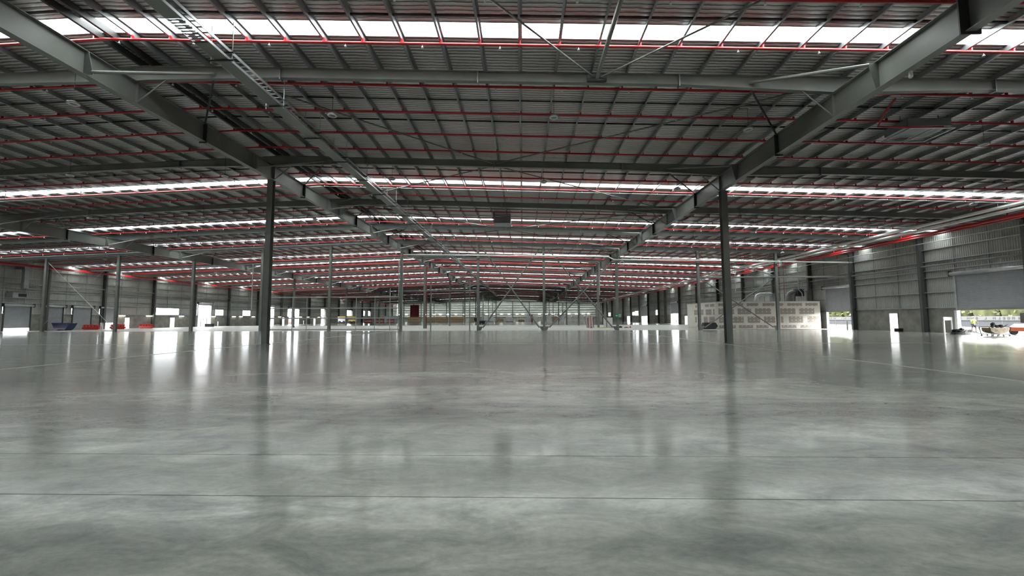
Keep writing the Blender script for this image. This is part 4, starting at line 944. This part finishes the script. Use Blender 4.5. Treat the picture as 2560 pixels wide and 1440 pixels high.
for y in (130.5, 143, 148, 156, 164.2, 174.3): lamp(WL+.01, y, 2.42, 1.5, 'y', 'lit tube lamp far along the left wall', 'far left wall lamps')
for x in (-74, -70, -66, -62, -55, -50.3, -46.8, -42.6, -38.0, -33.6, -27.7, -20.7, -16.8, -12.4, -8.2, -3.6, -.4, 8.8, 12.5, 16.4, 20.9, 25.3, 29.4, 33.1, 36.1):
    lamp(x*1.08+.6, YF-.32, 4.25, 1.5, 'x', 'lit tube lamp in the row across the far wall', 'far wall lamps')
# small wall objects
t = thing('wall_duct', 'pale square duct dropping down the left wall above the first small roller doors', 'duct', (-74.9, 61.3, 0)); MB().box(-.25, .25, -.3, .3, 6.4, 9.3).build('duct', M['galv'], t); MB().box(-1.2, .35, -.45, .45, 9.3, 9.7).build('hood', M['galv'], t)
t = thing('aircon_unit', 'dark slotted unit on the left wall above the first small roller door', 'unit', (-75.2, 60.9, 5.0)); MB().box(-.84, .2, -.9, .9, 0, .75).build('case', M['galv'], t); MB().box(.2, .24, -.2, .8, .15, .6).build('louvre', M['black'], t)

# ================================================================== OUTSIDE
def ground(name, x0, x1, y0, y1, z, mat):
    o = MB().box(x0, x1, y0, y1, z-.3, z).build(name, M[mat]); return struct(o)
ground('ground_right', WR+.4, 420, -150, 520, -.14, 'dirt'); ground('ground_left', -1500, WL-.4, -300, 1600, -.14, 'dirt')
MB().box(WR+.16, WR+5, 20, 260, -.3, -.02).build('ground_apron', M['conc2' if False else 'meshcl']); struct(bpy.data.objects['ground_apron'])
# hedge of bushy trees along the right boundary
random.seed(11)
hd = thing('hedge', 'tall bushy green hedge along the fence outside the right-hand doors', 'hedge', (0, 0, -.14))
def bush(r, h):
    mb = MB()
    for k in range(420):
        th, ph = random.uniform(0, 2*PI), math.acos(random.uniform(-1, 1)); rr_ = random.uniform(.72, 1.0)
        p = Vector((math.cos(th)*math.sin(ph)*r*rr_, math.sin(th)*math.sin(ph)*r*rr_, h*.55+math.cos(ph)*h*.5*rr_)); p.z = max(p.z, .1)
        a = Vector([random.uniform(-1, 1) for _ in range(3)]).normalized()*.34; b_ = a.orthogonal().normalized()*.26
        mb.add([p-a, p+b_, p+a, p-b_], [(0, 1, 2, 3)])
    cr = MB(); cr.lathe([(.2, h*.03), (r*.75, h*.25), (r*.86, h*.55), (r*.6, h*.85), (.1, h*.98)], (0, 0, 0), 10)
    return cr.mesh('crown', M['leaf']), mb.mesh('foliage', M['leaf'])
bms = [bush(3.4, 6.5) for _ in range(3)]
for k, y in enumerate(range(30, 175, 4)):
    q = random.uniform(0, 6); c_ = put(bms[k % 3][0], 'crown', hd, (76+random.uniform(-.8, .8), y, 0), q)
    stuff(put(bms[k % 3][1], 'foliage', c_))
# fence with cloth and a lettered banner
fn = thing('site_fence', 'temporary white-framed site fence with grey cloth outside the wide roller door', 'fence', (64, 0, -.14))
for y in range(34, 130, 3):
    MB().box(-.03, .03, y-.03, y+.03, 0, 1.9).build('post', M['banner'], fn)
    MB().box(-.01, .01, y+.05, y+2.95, .35, 1.25).build('cloth_panel', M['meshcl'], fn)
    MB().box(-.02, .02, y+.03, y+2.97, .25, .30).build('rail', M['banner'], fn)
bn = thing('fence_banner', 'long white banner with a row of dark blurred letters tied along the site fence', 'banner', (63.9, 0, 0))
MB().box(-.01, .01, 34, 112, 1.14, 1.72).build('cloth', M['banner'], bn)
mb = MB(); y = 34.6; random.seed(5)
while y < 111:
    if random.random() < .82:
        wd = random.uniform(.30, .42); q = random.choice('HELAO')
        z0, z1 = 1.27, 1.60
        mb.box(-.02, -.011, y, y+.10, z0, z1)
        if q in 'HOA': mb.box(-.02, -.011, y+wd-.10, y+wd, z0, z1)
        if q in 'EOA': mb.box(-.02, -.011, y+.10, y+wd-.10, z1-.09, z1)
        if q in 'ELO': mb.box(-.02, -.011, y+.10, y+wd-.10, z0, z0+.09)
        if q in 'HEA': mb.box(-.02, -.011, y+.10, y+wd-.10, 1.40, 1.48)
    y += .56
stuff(mb.build('lettering', M['black'], bn))
# frames and posts right outside the wide door
t = thing('door_post', 'broad white post standing inside the left jamb of the wide roller door', 'post', (43.5, 43.4, 0)); MB().box(-.12, .12, -.12, .12, .02, 2.3).build('post', M['white'], t); MB().box(-.2, .2, -.2, .2, 0, .02).build('base_plate', M['galv'], t)
t = thing('door_guard', 'slim frame guard of pale posts beside the wide roller door', 'guard', (43.0, 43.75, 0))
for dx in (-.5, .25): MB().box(dx-.05, dx+.05, -.05, .05, 0, 1.5).build('post', M['galv_lt'], t)
MB().box(-.55, .30, -.06, .06, 1.3, 1.62).build('top_panel', M['galv_lt'], t)
# orange machine at the right edge
t = thing('orange_loader', 'small orange compact loader at the right edge, outside the wide door', 'machine', (45.4, 39.2, -.02))
MB().ext([(-.9, .35), (1.6, .35), (1.6, .9), (.6, 1.0), (-.5, 1.0), (-.95, .7)], -.6, .6, 'y').build('body', M['orange'], t)
for sx in (-.45, 1.0):
    for yy in (-.8, .62): MB().tube((sx, yy, .33), (sx, yy+.18, .33), .33, 14).build('wheel', M['rubber'], t)
MB().box(0, .9, -.5, .5, 1.1, 2.0).build('cab', M['meshcl'], t)
# distant low hills, left
for i, (x, y0, y1, h) in enumerate(((-560, 200, 760, 10.5), (-620, 560, 1500, 14), (-640, 900, 2600, 22))):
    mb = MB(); n = 40; vs = []
    for k in range(n+1):
        y = y0+(y1-y0)*k/n; e = math.sin(PI*k/n)**.5; hh = h*e*(.75+.15*math.sin(k*.7+i)+.1*math.sin(k*1.9))
        vs += [(x-60, y, -.3), (x, y, hh), (x+60, y, -.3)]
    fs = [(3*k+a, 3*k+a+1, 3*k+a+4, 3*k+a+3) for k in range(n) for a in (0, 1)]+[(3*k, 3*k+3, 3*k+5, 3*k+2) for k in range(n)]+[(0, 1, 2), (3*n, 3*n+2, 3*n+1)]
    mb.add(vs, fs); o = mb.build('hill', M['hill']); struct(o)
# yard clutter seen through the left openings
for i, (x, y, c_) in enumerate(((-88, 106, 'orange'), (-92, 111, 'yellow'), (-86, 153, 'redpl'))):
    t = thing('yard_barrier', ['orange barrier in the yard outside the tall open doorway', 'yellow barrier in the yard outside the tall open doorway', 'red barrier in the yard outside the third tall opening'][i], 'barrier', (x, y, -.14), .3)
    MB().box(-1.6, 1.6, -.2, .2, 0, .9).build('body', M[c_], t); MB().box(-1.7, 1.7, -.3, .3, 0, .1).build('foot', M[c_], t)
for i, (x, y) in enumerate(((-90, 118), (-96, 126), (-84, 109))):
    t = thing('yard_post', 'thin dark post in the yard outside the tall open doorway, %s one' % ['middle', 'farthest', 'nearest'][i], 'post', (x, y, -.14)); MB().tube((0, 0, 0), (0, 0, 2.2), .06, 6).build('post', M['black'], t)

# ================================================================== PERSON (hi-vis, walking outside the wide door)
def skinned(name, pts, edges, radii, mat, parent, sub=1):
    me = bpy.data.meshes.new(name); me.from_pydata(pts, edges, []); o = bpy.data.objects.new(name, me); COL.objects.link(o)
    sk = o.modifiers.new('skin', 'SKIN'); sk.use_smooth_shade = True
    for v, r_ in zip(me.skin_vertices[0].data, radii): v.radius = r_ if isinstance(r_, tuple) else (r_, r_)
    me.skin_vertices[0].data[0].use_root = True
    ss = o.modifiers.new('sub', 'SUBSURF'); ss.levels = sub; ss.render_levels = sub
    dg = bpy.context.evaluated_depsgraph_get(); m2 = bpy.data.meshes.new_from_object(o.evaluated_get(dg))
    bpy.data.objects.remove(o); m2.materials.clear(); m2.materials.append(mat)
    return put(m2, name, parent)
pr = thing('person', 'worker in yellow hi-vis shirt, dark shorts and pale hat walking outside the wide door', 'person', (51.5, 49.6, -.14), 0)
B = [(0, 0, .92), (0, 0, 1.10), (0, .01, 1.30), (0, .02, 1.45), (0, .03, 1.55), (.01, .03, 1.66),   # 0-5 spine, neck, head
     (-.10, 0, .86), (-.17, .03, .50), (-.27, .10, .10), (-.20, .10, .04),                           # 6-9 back leg
     (.10, 0, .86), (.20, -.02, .50), (.16, -.02, .10), (.28, -.02, .05),                            # 10-13 front leg
     (-.19, .02, 1.40), (-.27, .0, 1.14), (-.16, -.06, .94), (.19, .02, 1.40), (.33, -.03, 1.16), (.50, -.08, 1.05)]
Eg = [(0, 1), (1, 2), (2, 3), (3, 4), (4, 5), (0, 6), (6, 7), (7, 8), (8, 9), (0, 10), (10, 11), (11, 12), (12, 13), (3, 14), (14, 15), (15, 16), (3, 17), (17, 18), (18, 19)]
Rd = [(.14, .11), (.13, .10), (.15, .11), (.13, .10), .055, (.085, .10), .09, .06, .04, .04, .09, .06, .04, .04, .06, .042, .032, .06, .042, .032]
skinned('body', B, Eg, Rd, M['skin'], pr)
sh = [0, 1, 2, 3, 14, 15, 17, 18]; ix = {v: i for i, v in enumerate(sh)}
half = lambda a, b_, f: tuple(B[a][q]+(B[b_][q]-B[a][q])*f for q in range(3))
P = [B[0], B[1], B[2], B[3], B[14], half(14, 15, .8), B[17], half(17, 18, .8)]
skinned('shirt', P, [(0, 1), (1, 2), (2, 3), (3, 4), (4, 5), (3, 6), (6, 7)], [(.17, .14), (.165, .135), (.185, .14), (.15, .12), .085, .07, .085, .07], M['hivis'], pr)
P = [B[0], B[6], half(6, 7, .8), B[10], half(10, 11, .8)]
skinned('shorts', P, [(0, 1), (1, 2), (0, 3), (3, 4)], [(.165, .135), .12, .10, .12, .10], M['navy'], pr)
for (a, b_) in ((8, 9), (12, 13)): skinned('boot', [half(a-1, a, .75), B[a][:2]+(.07,), B[b_]], [(0, 1), (1, 2)], [.055, .06, .05], M['black'], pr)
MB().lathe([(.19, 1.735), (.11, 1.745), (.105, 1.80), (.06, 1.84), (.01, 1.85)], (.01, .03, 0), 14).build('hat', M['straw'], pr, smooth=True)
for sx in (-.035, .035): MB().lathe([(.005, -.01), (.013, 0), (.005, .01)], (.01+.1, .03+sx, 1.68), 6, 'x').build('eye', M['black'], pr)
MB().ext([(.095, 1.60), (.13, 1.62), (.10, 1.67)], .015, .045, 'y').build('nose', M['skin'], pr)
